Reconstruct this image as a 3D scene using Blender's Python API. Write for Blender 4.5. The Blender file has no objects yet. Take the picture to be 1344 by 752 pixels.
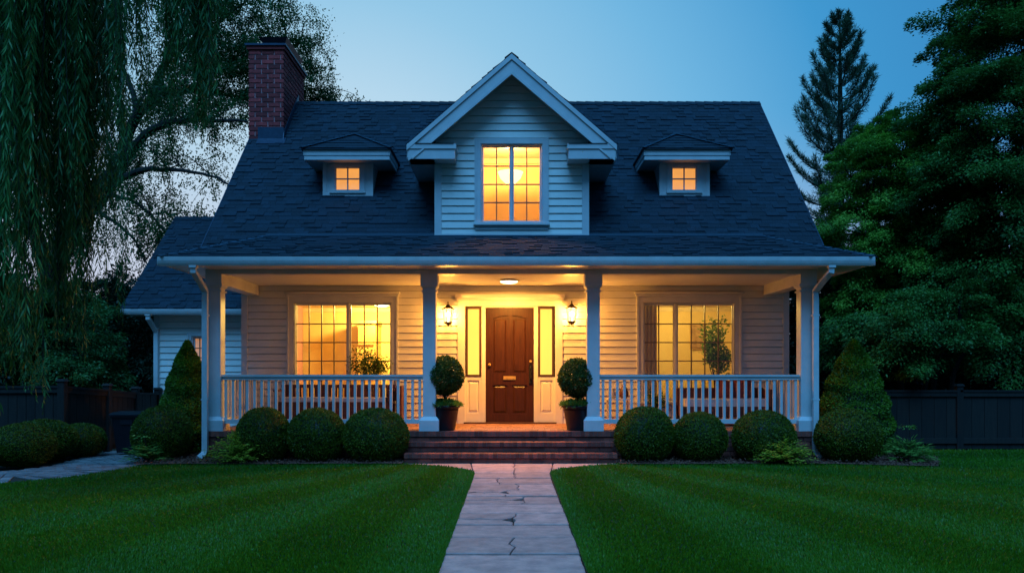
import bpy, math, random
import numpy as np
from mathutils import Vector, Matrix
R = math.radians
rng = np.random.default_rng(7)
random.seed(7)
SC = bpy.context.scene
COL = SC.collection

# ------------------------------------------------------------------ camera, sky, sun, exposure
H = 1.38; F = 1069.0; CX = 672.0; HY = 490.0       # eye height, focal length, centre and horizon of the photograph
cam = bpy.data.cameras.new('camera'); camo = bpy.data.objects.new('camera', cam); COL.objects.link(camo)
camo.location = (0, 0, H); camo.rotation_euler = (R(90), 0, 0)
cam.sensor_width = 36; cam.lens = 36 * F / 1344; cam.shift_y = (HY - 376) / 1344
cam.clip_start = .05; cam.clip_end = 2000
SC.camera = camo
world = bpy.data.worlds.new("World"); SC.world = world; world.use_nodes = True
wn = world.node_tree
SUN_EL, SUN_ROT = 3.0, 180.0
sky = wn.nodes.new('ShaderNodeTexSky'); sky.sky_type = 'NISHITA'; sky.sun_disc = False
sky.sun_elevation = R(SUN_EL); sky.sun_rotation = R(SUN_ROT); sky.ozone_density = 6; sky.air_density = 1.0; sky.dust_density = .5
cap = wn.nodes.new('ShaderNodeVectorMath'); cap.operation = 'MINIMUM'; cap.inputs[1].default_value = (.9, 3.0, 5.6)
wn.links.new(sky.outputs[0], cap.inputs[0])
# afterglow: the sky pales towards one low point beyond the house and deepens away from it
tc = wn.nodes.new('ShaderNodeTexCoord')
_g = Vector(((440-CX)/F, 1, (HY-400)/F)).normalized()
dt = wn.nodes.new('ShaderNodeVectorMath'); dt.operation = 'DOT_PRODUCT'; dt.inputs[1].default_value = _g; wn.links.new(tc.outputs['Generated'], dt.inputs[0])
ac = wn.nodes.new('ShaderNodeMath'); ac.operation = 'ARCCOSINE'; wn.links.new(dt.outputs['Value'], ac.inputs[0])
mr = wn.nodes.new('ShaderNodeMapRange'); mr.inputs[1].default_value = 0; mr.inputs[2].default_value = R(90); wn.links.new(ac.outputs[0], mr.inputs[0])
cr_ = wn.nodes.new('ShaderNodeValToRGB'); wn.links.new(mr.outputs[0], cr_.inputs[0]); K_ = 1/.15
stops = [(0, (.60,.78,.93)), (14/90, (.53,.77,.93)), (20/90, (.33,.645,.88)), (27.5/90, (.185,.52,.82)), (36/90, (.06,.35,.69)), (50/90, (.035,.22,.52)), (1, (.03,.18,.44))]
el = cr_.color_ramp.elements; el[0].position = 0; el[0].color = (*[c*K_/8 for c in stops[0][1]], 1); el[1].position = 1; el[1].color = (*[c*K_/8 for c in stops[-1][1]], 1)
for p_, c_ in stops[1:-1]: e_ = el.new(p_); e_.color = (*[c*K_/8 for c in c_], 1)
sc8 = wn.nodes.new('ShaderNodeVectorMath'); sc8.operation = 'SCALE'; sc8.inputs['Scale'].default_value = 8; wn.links.new(cr_.outputs[0], sc8.inputs[0])
mx0 = wn.nodes.new('ShaderNodeMixRGB'); mx0.inputs[0].default_value = .12; wn.links.new(sc8.outputs[0], mx0.inputs[1]); wn.links.new(cap.outputs[0], mx0.inputs[2])
# lilac band low on the horizon
sep = wn.nodes.new('ShaderNodeSeparateXYZ'); wn.links.new(tc.outputs['Generated'], sep.inputs[0])
mr2 = wn.nodes.new('ShaderNodeMapRange'); mr2.inputs[1].default_value = .04; mr2.inputs[2].default_value = .30
mr2.inputs[3].default_value = .8; mr2.inputs[4].default_value = 0; mr2.interpolation_type = 'SMOOTHSTEP'; wn.links.new(sep.outputs[2], mr2.inputs[0])
gl = wn.nodes.new('ShaderNodeMapRange'); gl.inputs[1].default_value = R(25); gl.inputs[2].default_value = R(60); gl.inputs[3].default_value = 1; gl.inputs[4].default_value = 0; wn.links.new(ac.outputs[0], gl.inputs[0])
ml_ = wn.nodes.new('ShaderNodeMath'); ml_.operation = 'MULTIPLY'; wn.links.new(mr2.outputs[0], ml_.inputs[0]); wn.links.new(gl.outputs[0], ml_.inputs[1])
mx = wn.nodes.new('ShaderNodeMixRGB'); mx.inputs[2].default_value = (.62*K_, .60*K_, .74*K_, 1)
wn.links.new(ml_.outputs[0], mx.inputs[0]); wn.links.new(mx0.outputs[0], mx.inputs[1])
# dark band added low in the unseen sky opposite the afterglow, dimming the porch
es = wn.nodes.new('ShaderNodeMapRange'); es.interpolation_type = 'SMOOTHSTEP'; es.inputs[1].default_value = .10; es.inputs[2].default_value = .62; es.inputs[3].default_value = 1; es.inputs[4].default_value = 0; wn.links.new(sep.outputs[2], es.inputs[0])
ea = wn.nodes.new('ShaderNodeMapRange'); ea.inputs[1].default_value = R(70); ea.inputs[2].default_value = R(105); ea.inputs[3].default_value = 0; ea.inputs[4].default_value = .55; wn.links.new(ac.outputs[0], ea.inputs[0])
em = wn.nodes.new('ShaderNodeMath'); em.operation = 'MULTIPLY'; wn.links.new(es.outputs[0], em.inputs[0]); wn.links.new(ea.outputs[0], em.inputs[1])
mxe = wn.nodes.new('ShaderNodeMixRGB'); mxe.inputs[2].default_value = (.02, .06, .14, 1); wn.links.new(em.outputs[0], mxe.inputs[0]); wn.links.new(mx.outputs[0], mxe.inputs[1])
bgn = wn.nodes['Background']; wn.links.new(mxe.outputs[0], bgn.inputs[0]); bgn.inputs[1].default_value = .15
sun = bpy.data.lights.new('sun', 'SUN'); suno = bpy.data.objects.new('sun', sun); COL.objects.link(suno)
sun.energy = 2.55; sun.angle = R(36); sun.color = (.12, .47, 1.0)
# added soft blue lamp, standing for skylight from high behind the camera
_a, _e = R(SUN_ROT + 8), R(57)
_d = (math.sin(_a) * math.cos(_e), math.cos(_a) * math.cos(_e), math.sin(_e))
suno.rotation_euler = Vector(_d).to_track_quat('Z', 'Y').to_euler()
vs = SC.view_settings
vs.view_transform = 'Standard'; vs.look = 'None'; vs.gamma = 1; vs.exposure = 0; vs.use_curve_mapping = False
SC.cycles.max_bounces = 8; SC.cycles.transparent_max_bounces = 12; SC.cycles.caustics_reflective = False; SC.cycles.caustics_refractive = False
SC.cycles.sample_clamp_indirect = 3.0; SC.cycles.use_denoising = True; SC.cycles.diffuse_bounces = 4; SC.cycles.glossy_bounces = 3

def XW(px, Y): return (px - CX) * Y / F
def ZW(py, Y): return H + (HY - py) * Y / F

# ------------------------------------------------------------------ materials
MATS = {}
def mat(name, col, rough=.6, col2=None, scale=8, bump=0, bscale=60, rnd=0, metal=0, spec=.5, emit=None, estr=0, detail=4, rnd_col=None, stretch=None, coat=0):
    m = bpy.data.materials.new(name); m.use_nodes = True; MATS[name] = m
    nt = m.node_tree; b = nt.nodes['Principled BSDF']; L = nt.links
    b.inputs['Roughness'].default_value = rough; b.inputs['Metallic'].default_value = metal
    b.inputs['Specular IOR Level'].default_value = spec
    if coat: b.inputs['Coat Weight'].default_value = coat
    out = None
    tcn = nt.nodes.new('ShaderNodeTexCoord'); vec = tcn.outputs['Object']
    if stretch:
        mp = nt.nodes.new('ShaderNodeMapping'); mp.inputs['Scale'].default_value = stretch; L.new(vec, mp.inputs[0]); vec = mp.outputs[0]
    c2 = col2 or tuple(c * .82 for c in col)
    n = nt.nodes.new('ShaderNodeTexNoise'); n.inputs['Scale'].default_value = scale; n.inputs['Detail'].default_value = detail; n.inputs['Roughness'].default_value = .6
    L.new(vec, n.inputs['Vector'])
    ramp = nt.nodes.new('ShaderNodeMapRange'); ramp.inputs[1].default_value = .35; ramp.inputs[2].default_value = .68; L.new(n.outputs[0], ramp.inputs[0])
    mixn = nt.nodes.new('ShaderNodeMixRGB'); mixn.inputs[1].default_value = (*col, 1); mixn.inputs[2].default_value = (*c2, 1)
    L.new(ramp.outputs[0], mixn.inputs[0]); out = mixn.outputs[0]
    if rnd:
        at = nt.nodes.new('ShaderNodeAttribute'); at.attribute_name = 'rnd'
        if rnd_col:
            mm = nt.nodes.new('ShaderNodeMixRGB'); mm.inputs[2].default_value = (*rnd_col, 1); L.new(out, mm.inputs[1])
            ml = nt.nodes.new('ShaderNodeMath'); ml.operation = 'MULTIPLY'; ml.inputs[1].default_value = rnd; L.new(at.outputs['Fac'], ml.inputs[0]); L.new(ml.outputs[0], mm.inputs[0]); out = mm.outputs[0]
        else:
            r2 = nt.nodes.new('ShaderNodeMapRange'); r2.inputs[3].default_value = 1 - rnd; r2.inputs[4].default_value = 1 + rnd; L.new(at.outputs['Fac'], r2.inputs[0])
            hs = nt.nodes.new('ShaderNodeHueSaturation'); L.new(out, hs.inputs['Color']); L.new(r2.outputs[0], hs.inputs['Value']); out = hs.outputs[0]
    L.new(out, b.inputs['Base Color'])
    if bump:
        n2 = nt.nodes.new('ShaderNodeTexNoise'); n2.inputs['Scale'].default_value = bscale; n2.inputs['Detail'].default_value = 3; L.new(vec, n2.inputs['Vector'])
        bp = nt.nodes.new('ShaderNodeBump'); bp.inputs['Strength'].default_value = bump; bp.inputs['Distance'].default_value = .01
        L.new(n2.outputs[0], bp.inputs['Height']); L.new(bp.outputs[0], b.inputs['Normal'])
    if emit:
        b.inputs['Emission Color'].default_value = (*emit, 1); b.inputs['Emission Strength'].default_value = estr
    return m

def leafmat(name, c1, c2, c3=None, trans=.25, rough=.55):
    m = bpy.data.materials.new(name); m.use_nodes = True; MATS[name] = m
    nt = m.node_tree; L = nt.links; nt.nodes.remove(nt.nodes['Principled BSDF']); o = nt.nodes['Material Output']
    at = nt.nodes.new('ShaderNodeAttribute'); at.attribute_name = 'rnd'
    cr = nt.nodes.new('ShaderNodeValToRGB'); cr.color_ramp.elements[0].color = (*c1, 1); cr.color_ramp.elements[1].color = (*c2, 1)
    if c3: e = cr.color_ramp.elements.new(.85); e.color = (*c2, 1); cr.color_ramp.elements[2].color = (*c3, 1)
    L.new(at.outputs['Fac'], cr.inputs[0])
    p = nt.nodes.new('ShaderNodeBsdfPrincipled'); p.inputs['Roughness'].default_value = rough; p.inputs['Specular IOR Level'].default_value = .35
    t = nt.nodes.new('ShaderNodeBsdfTranslucent'); ms = nt.nodes.new('ShaderNodeMixShader'); ms.inputs[0].default_value = trans
    L.new(cr.outputs[0], p.inputs['Base Color']); L.new(cr.outputs[0], t.inputs[0]); L.new(p.outputs[0], ms.inputs[1]); L.new(t.outputs[0], ms.inputs[2]); L.new(ms.outputs[0], o.inputs[0])
    return m

def glassmat(name, tint=(1, 1, 1), gloss=.08, rough=.02):
    m = bpy.data.materials.new(name); m.use_nodes = True; MATS[name] = m
    nt = m.node_tree; L = nt.links; nt.nodes.remove(nt.nodes['Principled BSDF']); o = nt.nodes['Material Output']
    t = nt.nodes.new('ShaderNodeBsdfTransparent'); t.inputs[0].default_value = (*tint, 1)
    g = nt.nodes.new('ShaderNodeBsdfGlossy'); g.inputs['Roughness'].default_value = rough
    ms = nt.nodes.new('ShaderNodeMixShader'); ms.inputs[0].default_value = gloss
    L.new(t.outputs[0], ms.inputs[1]); L.new(g.outputs[0], ms.inputs[2]); L.new(ms.outputs[0], o.inputs[0])
    return m

def emitmat(name, col, strg, base=(.5, .4, .3), scale=3, amt=.25):
    m = bpy.data.materials.new(name); m.use_nodes = True; MATS[name] = m
    nt = m.node_tree; L = nt.links; b = nt.nodes['Principled BSDF']; b.inputs['Base Color'].default_value = (*base, 1)
    n = nt.nodes.new('ShaderNodeTexNoise'); n.inputs['Scale'].default_value = scale; tcn = nt.nodes.new('ShaderNodeTexCoord'); L.new(tcn.outputs['Object'], n.inputs['Vector'])
    mp = nt.nodes.new('ShaderNodeMapRange'); mp.inputs[3].default_value = strg * (1 - amt); mp.inputs[4].default_value = strg * (1 + amt); L.new(n.outputs[0], mp.inputs[0])
    b.inputs['Emission Color'].default_value = (*col, 1); L.new(mp.outputs[0], b.inputs['Emission Strength'])
    return m

mat('siding', (.78, .745, .68), .55, (.70, .67, .61), scale=2.5, bump=.08, bscale=30, rnd=.05)
mat('lit_trim_paint', (.84, .80, .74), .45, (.78, .74, .68), scale=4)  # lighter, warmer copy of the trim paint, standing for porch light on the surround
mat('paint', (.64, .63, .62), .45, (.55, .55, .55), scale=4, bump=.04, bscale=40)
mat('ceiling_paint', (.76, .74, .70), .6, (.70, .68, .64), scale=2)
mat('shingle', (.009, .029, .047), .85, (.005, .016, .028), scale=35, bump=.6, bscale=220, rnd=.26)
mat('hip_cap', (.02, .06, .095), .8, (.014, .042, .066), scale=30, rnd=.2)
mat('flashing', (.03, .06, .10), .45, (.02, .04, .07), scale=12, metal=.3)
mat('gutter', (.66, .68, .68), .35, (.55, .58, .58), scale=5)
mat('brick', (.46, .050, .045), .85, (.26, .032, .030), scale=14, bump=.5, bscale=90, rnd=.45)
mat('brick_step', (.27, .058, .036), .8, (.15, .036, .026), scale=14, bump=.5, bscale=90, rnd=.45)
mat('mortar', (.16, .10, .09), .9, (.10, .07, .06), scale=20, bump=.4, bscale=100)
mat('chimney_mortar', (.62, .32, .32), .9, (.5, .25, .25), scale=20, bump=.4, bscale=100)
mat('porch_floor', (.42, .20, .11), .6, (.28, .13, .08), scale=9, bump=.2, bscale=60, rnd=.3)
mat('door_wood', (.062, .018, .005), .38, (.036, .010, .003), scale=6, stretch=(6, 6, .6), bump=.1, bscale=40, spec=.35)
mat('dark_frame', (.10, .05, .03), .4, (.06, .03, .02), scale=9)
mat('brass', (.80, .55, .2), .5, (.65, .42, .14), metal=.8)
mat('muntin', (.20, .14, .09), .5, (.16, .11, .07))  # white sash bars coloured dark, as if backlit by the rooms
mat('black_metal', (.015, .014, .014), .4, (.03, .025, .02), metal=.4)
mat('bronze', (.06, .035, .02), .35, (.03, .02, .012), metal=.8)
mat('pot', (.008, .010, .016), .45, (.013, .015, .022), scale=6)
mat('soil', (.03, .02, .012), .95, (.015, .01, .006), scale=30, bump=.8)
mat('stone', (.68, .375, .31), .8, (.42, .235, .20), scale=5.5, bump=.9, bscale=34, rnd=.14, detail=12)
mat('stone_joint', (.025, .022, .015), .95, (.015, .018, .01), scale=20, bump=.5)
mat('paver', (.26, .24, .235), .85, (.17, .16, .16), scale=4, bump=.5, bscale=40, rnd=.22, detail=8)
mat('mulch', (.22, .075, .045), .95, (.10, .04, .025), scale=30, bump=.8, rnd=.6)
mat('earth', (.035, .045, .018), .95, (.02, .028, .012), scale=2, bump=.4)
mat('turf', (.010, .034, .007), .95, (.016, .045, .010), scale=1.2, bump=.8, bscale=160, detail=8)
mat('fence_wood', (.020, .014, .010), .85, (.010, .007, .006), scale=5, stretch=(6, 6, .5), bump=.3, bscale=50, rnd=.35)
mat('bin_plastic', (.004, .004, .008), .45, (.007, .007, .012))
mat('bark', (.035, .026, .020), .95, (.015, .011, .009), scale=12, stretch=(1, 1, .3), bump=1, bscale=30)
mat('twig', (.06, .04, .025), .9)
mat('room_wall', (.86, .70, .34), .8, (.80, .63, .28), scale=1.5)
mat('room_floor', (.25, .12, .06), .5, (.18, .08, .04), scale=4)
mat('room_ceiling', (.80, .68, .45), .8)
mat('curtain', (.80, .62, .34), .9, (.70, .5, .25), scale=3, stretch=(8, 8, .3))
mat('cabinet', (.74, .50, .18), .5, (.52, .33, .13), scale=5)
mat('art', (.30, .18, .09), .5, (.65, .45, .22), scale=6)
mat('red_wood', (.11, .022, .014), .45, (.06, .012, .009), scale=8, stretch=(1, 6, 6))
mat('cushion', (.50, .45, .43), .9, (.40, .36, .36), scale=20, bump=.2)
mat('red_fabric', (.20, .03, .025), .9, (.13, .02, .018), scale=15, bump=.3)
mat('ceramic', (.45, .40, .36), .35, (.35, .3, .27))
glassmat('window_glass', (1, 1, 1), .035)
glassmat('lantern_glass', (1, .95, .85), .06)
_m = MATS['lantern_glass'].node_tree; _e1 = _m.nodes.new('ShaderNodeEmission'); _e1.inputs[0].default_value = (1, .72, .32, 1); _e1.inputs[1].default_value = 3.2
_m.nodes['Mix Shader'].inputs[0].default_value = .45; _m.links.new(_e1.outputs[0], _m.nodes['Mix Shader'].inputs[2])   # seeded glass scattering the flame's light
emitmat('bulb', (1.0, .62, .22), 30, amt=.02)
emitmat('fixture_glow', (1.0, .72, .34), 9, amt=.02)
emitmat('bowl_glow', (1.0, .66, .26), 3.2, amt=.1)
emitmat('frosted_yellow', (1.0, .62, .09), 1.35, base=(.12, .08, .02), scale=1.2, amt=.12)
emitmat('shade_orange', (1.0, .40, .075), .85, scale=5, amt=.18)
emitmat('shade_peach', (1.0, .42, .16), .40, scale=9, amt=.5)
leafmat('leaf_box', (.040, .070, .002), (.16, .20, .006))
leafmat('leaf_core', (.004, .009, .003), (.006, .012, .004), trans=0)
leafmat('leaf_conifer', (.045, .10, .003), (.13, .26, .008))
leafmat('leaf_willow', (.018, .080, .020), (.07, .24, .045), trans=.3)
leafmat('leaf_maple', (.05, .16, .018), (.16, .37, .04), (.24, .45, .05), trans=.3)
leafmat('leaf_maple_deep', (.024, .085, .020), (.085, .24, .035), trans=.3)
leafmat('leaf_back', (.022, .070, .018), (.06, .17, .035), trans=.5)
leafmat('leaf_bush', (.016, .075, .018), (.05, .17, .035), trans=.3)
leafmat('leaf_dark', (.007, .022, .010), (.014, .040, .016), trans=.2)
leafmat('leaf_pine', (.035, .085, .045), (.07, .15, .07), trans=.15)
leafmat('leaf_mound', (.16, .25, .012), (.48, .52, .04), (.75, .66, .10), trans=.45)
leafmat('leaf_hosta', (.06, .15, .022), (.18, .34, .05), (.34, .46, .10), trans=.3)
leafmat('leaf_topiary', (.018, .050, .006), (.07, .14, .015), trans=.25)
leafmat('grass_blade', (.045, .145, .004), (.105, .29, .010), trans=.3, rough=.45)

# ------------------------------------------------------------------ object helpers
def wloc(o):
    v = Vector((0, 0, 0))
    while o is not None: v += o.location; o = o.parent
    return v

class MB:
    def __init__(s): s.v = []; s.f = []; s.m = []; s.r = []
    def add(s, vs, fs, m=0, r=None):
        b = len(s.v); s.v += [tuple(x) for x in vs]
        if r is None: r = random.random()
        for f in fs: s.f.append(tuple(b + i for i in f)); s.m.append(m); s.r.append(r)
    def box(s, x0, x1, y0, y1, z0, z1, m=0, r=None):
        s.add([(x0,y0,z0),(x1,y0,z0),(x1,y1,z0),(x0,y1,z0),(x0,y0,z1),(x1,y0,z1),(x1,y1,z1),(x0,y1,z1)],
              [(0,3,2,1),(4,5,6,7),(0,1,5,4),(1,2,6,5),(2,3,7,6),(3,0,4,7)], m, r)
    def cbox(s, x0, x1, y0, y1, z0, z1, c=.01, m=0, r=None):   # box with chamfered vertical edges and top
        s.prism([(x0+c,y0),(x1-c,y0),(x1,y0+c),(x1,y1-c),(x1-c,y1),(x0+c,y1),(x0,y1-c),(x0,y0+c)], z0, z1, m, r)
    def prism(s, poly, z0, z1, m=0, r=None):                    # polygon in xy (ccw) extruded in z
        n = len(poly)
        s.add([(x,y,z0) for x,y in poly] + [(x,y,z1) for x,y in poly],
              [tuple(range(n))[::-1], tuple(range(n, 2*n))] + [(i,(i+1)%n,n+(i+1)%n,n+i) for i in range(n)], m, r)
    def prism_y(s, poly, y0, y1, m=0, r=None):                  # polygon in xz extruded along y
        n = len(poly)
        s.add([(x,y0,z) for x,z in poly] + [(x,y1,z) for x,z in poly],
              [tuple(range(n)), tuple(range(n, 2*n))[::-1]] + [((i+1)%n,i,n+i,n+(i+1)%n) for i in range(n)], m, r)
    def prism_x(s, poly, x0, x1, m=0, r=None):                  # polygon in yz extruded along x
        n = len(poly)
        s.add([(x0,y,z) for y,z in poly] + [(x1,y,z) for y,z in poly],
              [tuple(range(n))[::-1], tuple(range(n, 2*n))] + [(i,(i+1)%n,n+(i+1)%n,n+i) for i in range(n)], m, r)
    def frustum(s, x0, x1, y0, y1, z0, X0, X1, Y0, Y1, z1, m=0, r=None):
        s.add([(x0,y0,z0),(x1,y0,z0),(x1,y1,z0),(x0,y1,z0),(X0,Y0,z1),(X1,Y0,z1),(X1,Y1,z1),(X0,Y1,z1)],
              [(0,3,2,1),(4,5,6,7),(0,1,5,4),(1,2,6,5),(2,3,7,6),(3,0,4,7)], m, r)
    def tube(s, pts, rad, n=8, m=0, r=None, squash=1.0):
        pts = [Vector(p) for p in pts]; k = len(pts)
        if not hasattr(rad, '__len__'): rad = [rad]*k
        vs = []; up = Vector((0,0,1))
        prev = None
        for i, p in enumerate(pts):
            t = (pts[min(i+1,k-1)] - pts[max(i-1,0)]).normalized()
            a = prev if prev is not None else (Vector((1,0,0)) if abs(t.x) < .9 else Vector((0,1,0)))
            a = (a - t*a.dot(t)).normalized(); prev = a; b = t.cross(a)
            for j in range(n):
                th = 2*math.pi*j/n
                vs.append(p + (a*math.cos(th) + b*math.sin(th)*squash)*rad[i])
        fs = [(i*n+j, i*n+(j+1)%n, (i+1)*n+(j+1)%n, (i+1)*n+j) for i in range(k-1) for j in range(n)]
        fs += [tuple(range(n))[::-1], tuple((k-1)*n+j for j in range(n))]
        s.add(vs, fs, m, r)
    def recttube(s, pts, w, d, m=0, r=None):                    # rectangular pipe, sections kept square to x
        pts = [Vector(p) for p in pts]; k = len(pts); vs = []
        for i, p in enumerate(pts):
            t = (pts[min(i+1,k-1)] - pts[max(i-1,0)]).normalized()
            a = Vector((0,1,0)); a = (a - t*a.dot(t)).normalized() if abs(t.y) < .95 else Vector((0,0,1)); b = t.cross(a)
            for sx, sy in ((-1,-1),(1,-1),(1,1),(-1,1)): vs.append(p + b*sx*w/2 + a*sy*d/2)
        fs = [(i*4+j, i*4+(j+1)%4, (i+1)*4+(j+1)%4, (i+1)*4+j) for i in range(k-1) for j in range(4)] + [(3,2,1,0), tuple((k-1)*4+j for j in range(4))]
        s.add(vs, fs, m, r)
    def lathe(s, prof, c=(0,0,0), n=16, m=0, r=None):           # prof: (radius, z)
        vs = [(c[0]+ra*math.cos(2*math.pi*j/n), c[1]+ra*math.sin(2*math.pi*j/n), c[2]+z) for ra, z in prof for j in range(n)]
        k = len(prof)
        fs = [(i*n+j, i*n+(j+1)%n, (i+1)*n+(j+1)%n, (i+1)*n+j) for i in range(k-1) for j in range(n)]
        fs += [tuple(range(n))[::-1], tuple((k-1)*n+j for j in range(n))]
        s.add(vs, fs, m, r)
    def build(s, name, mats, parent=None, smooth=False, **tags):
        return mk(name, np.array(s.v, dtype=np.float64).reshape(-1,3), s.f, mats, np.array(s.m), np.array(s.r), parent, smooth, **tags)

def mk(name, V, Fc, mats, mi=None, rr=None, parent=None, smooth=False, **tags):
    me = bpy.data.meshes.new(name)
    if parent is not None:
        w = wloc(parent); V = V - np.array([w.x, w.y, w.z])
    if isinstance(Fc, np.ndarray):
        nf, k = Fc.shape
        me.vertices.add(len(V)); me.vertices.foreach_set('co', V.astype(np.float32).ravel())
        me.loops.add(nf*k); me.loops.foreach_set('vertex_index', Fc.astype(np.int32).ravel())
        me.polygons.add(nf); me.polygons.foreach_set('loop_start', np.arange(0, nf*k, k, dtype=np.int32)); me.polygons.foreach_set('loop_total', np.full(nf, k, dtype=np.int32))
        me.update(calc_edges=True)
    else:
        me.from_pydata([tuple(x) for x in V], [], Fc)
    if isinstance(mats, str): mats = [mats]
    for q in mats: me.materials.append(MATS[q])
    if mi is not None and len(mats) > 1: me.polygons.foreach_set('material_index', np.asarray(mi, dtype=np.int32))
    if rr is not None:
        at = me.attributes.new('rnd', 'FLOAT', 'FACE'); at.data.foreach_set('value', np.asarray(rr, dtype=np.float32))
    if smooth: me.polygons.foreach_set('use_smooth', np.ones(len(me.polygons), dtype=bool))
    me.update()
    o = bpy.data.objects.new(name, me); COL.objects.link(o)
    if parent is not None: o.parent = parent
    tag(o, **tags)
    return o

def tag(o, label=None, cat=None, group=None, kind=None):
    if label: o['label'] = label
    if cat: o['category'] = cat
    if group: o['group'] = group
    if kind: o['kind'] = kind
    return o
def empty(name, loc=(0,0,0), label=None, cat=None, group=None):
    o = bpy.data.objects.new(name, None); COL.objects.link(o); o.location = loc; o.empty_display_size = .2
    return tag(o, label, cat, group)
def copy_tree(o, parent=None):
    c = o.copy(); COL.objects.link(c); c.parent = parent
    for ch in [x for x in bpy.data.objects if x.parent == o]: copy_tree(ch, c)
    return c
def lamp(name, loc, energy, color, parent=None, size=.05, typ='POINT', shape=None):
    l = bpy.data.lights.new(name, typ); l.energy = energy; l.color = color
    if typ == 'POINT': l.shadow_soft_size = size
    else: l.size = size
    o = bpy.data.objects.new(name, l); COL.objects.link(o)
    w = wloc(parent) if parent else Vector((0,0,0)); o.location = Vector(loc) - w; o.parent = parent
    return o

def leaves(P, D, N, Lg, Wd):
    """diamond leaves: base P, direction D, face normal N, length, width -> V, F"""
    D = D / (np.linalg.norm(D, axis=1, keepdims=True) + 1e-9)
    S = np.cross(D, N); S /= (np.linalg.norm(S, axis=1, keepdims=True) + 1e-9)
    Nn = np.cross(S, D)
    Lg = np.broadcast_to(Lg, (len(P),))[:, None]; Wd = np.broadcast_to(Wd, (len(P),))[:, None]
    a = P; b = P + D*Lg*.45 + S*Wd*.5; c = P + D*Lg - Nn*Lg*.12; d = P + D*Lg*.45 - S*Wd*.5
    V = np.stack([a, b, c, d], 1).reshape(-1, 3)
    Fq = np.arange(len(P)*4).reshape(-1, 4)
    return V, Fq
def rand_unit(n):
    v = rng.normal(size=(n, 3)); return v / np.linalg.norm(v, axis=1, keepdims=True)
def join(parts):   # list of (V,F,mi,rr) of quads
    Vs, Fs, Ms, Rs = [], [], [], []; b = 0
    for V, Fq, mi, rr in parts:
        Vs.append(V); Fs.append(Fq + b); b += len(V); Ms.append(np.full(len(Fq), mi)); Rs.append(rr)
    return np.concatenate(Vs), np.concatenate(Fs), np.concatenate(Ms), np.concatenate(Rs)

# ------------------------------------------------------------------ ground, lawn, paths, bed
g = MB(); g.add([(-400,-60,-.03),(400,-60,-.03),(400,900,-.03),(-400,900,-.03)], [(0,1,2,3)])
g.build('ground', 'earth', kind='structure')

def path_edge(Y, s):      # half width of the stone walk and its flare at depth Y
    w = .52
    if Y > 11.2: w = .52 + 1.14 * max(0, (Y - 11.2) / 1.25) ** 2.4
    return s * min(w, 1.66)
def walk_near(X):         # front edge of the paver walk on the left (x<-5)
    pts = [(-16, 9.3), (-10, 9.65), (-7.5, 9.98), (-6.4, 10.2), (-5.95, 10.7), (-5.7, 11.4), (-5.62, 12.1), (-5.4, 12.25), (-4.9, 12.32)]
    return np.interp(X, [p[0] for p in pts], [p[1] for p in pts])
def lawn_back(X):         # far edge of the lawn
    if X < -4.9: return float(walk_near(X))
    if X < -1.66: return 12.30 + .04*math.sin(X*2)
    if X < 1.6: return 12.45
    if X < 5.0: return 12.30 + .04*math.sin(X*2)
    if X < 6.3: return 12.27 - .30*math.sin((X-5)/1.3*1.2)
    return min(11.99 + (X-6.3)*12, 14.68)
# lawn as a fine sheet of strips
lw = MB()
def lawn_strip(xs, lo, hi):
    vs = []; fs = []
    ny = 2
    for X, a, b in zip(xs, lo, hi): vs += [(X, a, 0), (X, b, 0)]
    for i in range(len(xs)-1): fs.append((2*i, 2*i+2, 2*i+3, 2*i+1))
    lw.add(vs, fs)
xs = np.arange(-16, -.5201, .02); lawn_lo, lawn_hi = [], []
def lawn_top_here(X):
    b = lawn_back(X)
    if abs(X) < 1.66:    # bounded by the flare
        b = 11.2 + 1.25 * (max(0, abs(X)-.52)/1.14) ** (1/2.4)
    return b
lawn_strip(list(xs)+[-.52], [2]*len(xs)+[2], [lawn_top_here(x) for x in xs]+[11.2])
xs2 = np.arange(.52, 18, .02)
lawn_strip(list(xs2), [2]*len(xs2), [lawn_top_here(x) for x in xs2])
lawn = lw.build('lawn', 'turf', kind='structure')

# grass blades
def in_lawn(X, Y):
    return (np.abs(X) > .50 + .012*np.sin(Y*7.3+X) + .010*np.sin(Y*19)) & (Y < tb(X) + .015*np.sin(X*11)) & (Y > 4)
_tx = np.arange(-17, 18, .02); _tt = np.array([lawn_top_here(x) if abs(x) > .52 else 0 for x in _tx])
def tb(X): return np.interp(X, _tx, _tt) + .015
nb = 620000
Yb = 4.9 + (14.7-4.9) * rng.random(nb)**1.55
Xb = (rng.random(nb)*2-1) * (Yb*.68 + .6)
ed = rng.random(nb) < .03
Xb[ed] = np.sign(Xb[ed]) * (.51 + .05*rng.random(ed.sum())); Yb[ed] = 4.9+6.4*rng.random(ed.sum())
k = in_lawn(Xb, Yb); Xb, Yb = Xb[k], Yb[k]; nb = len(Xb)
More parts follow.
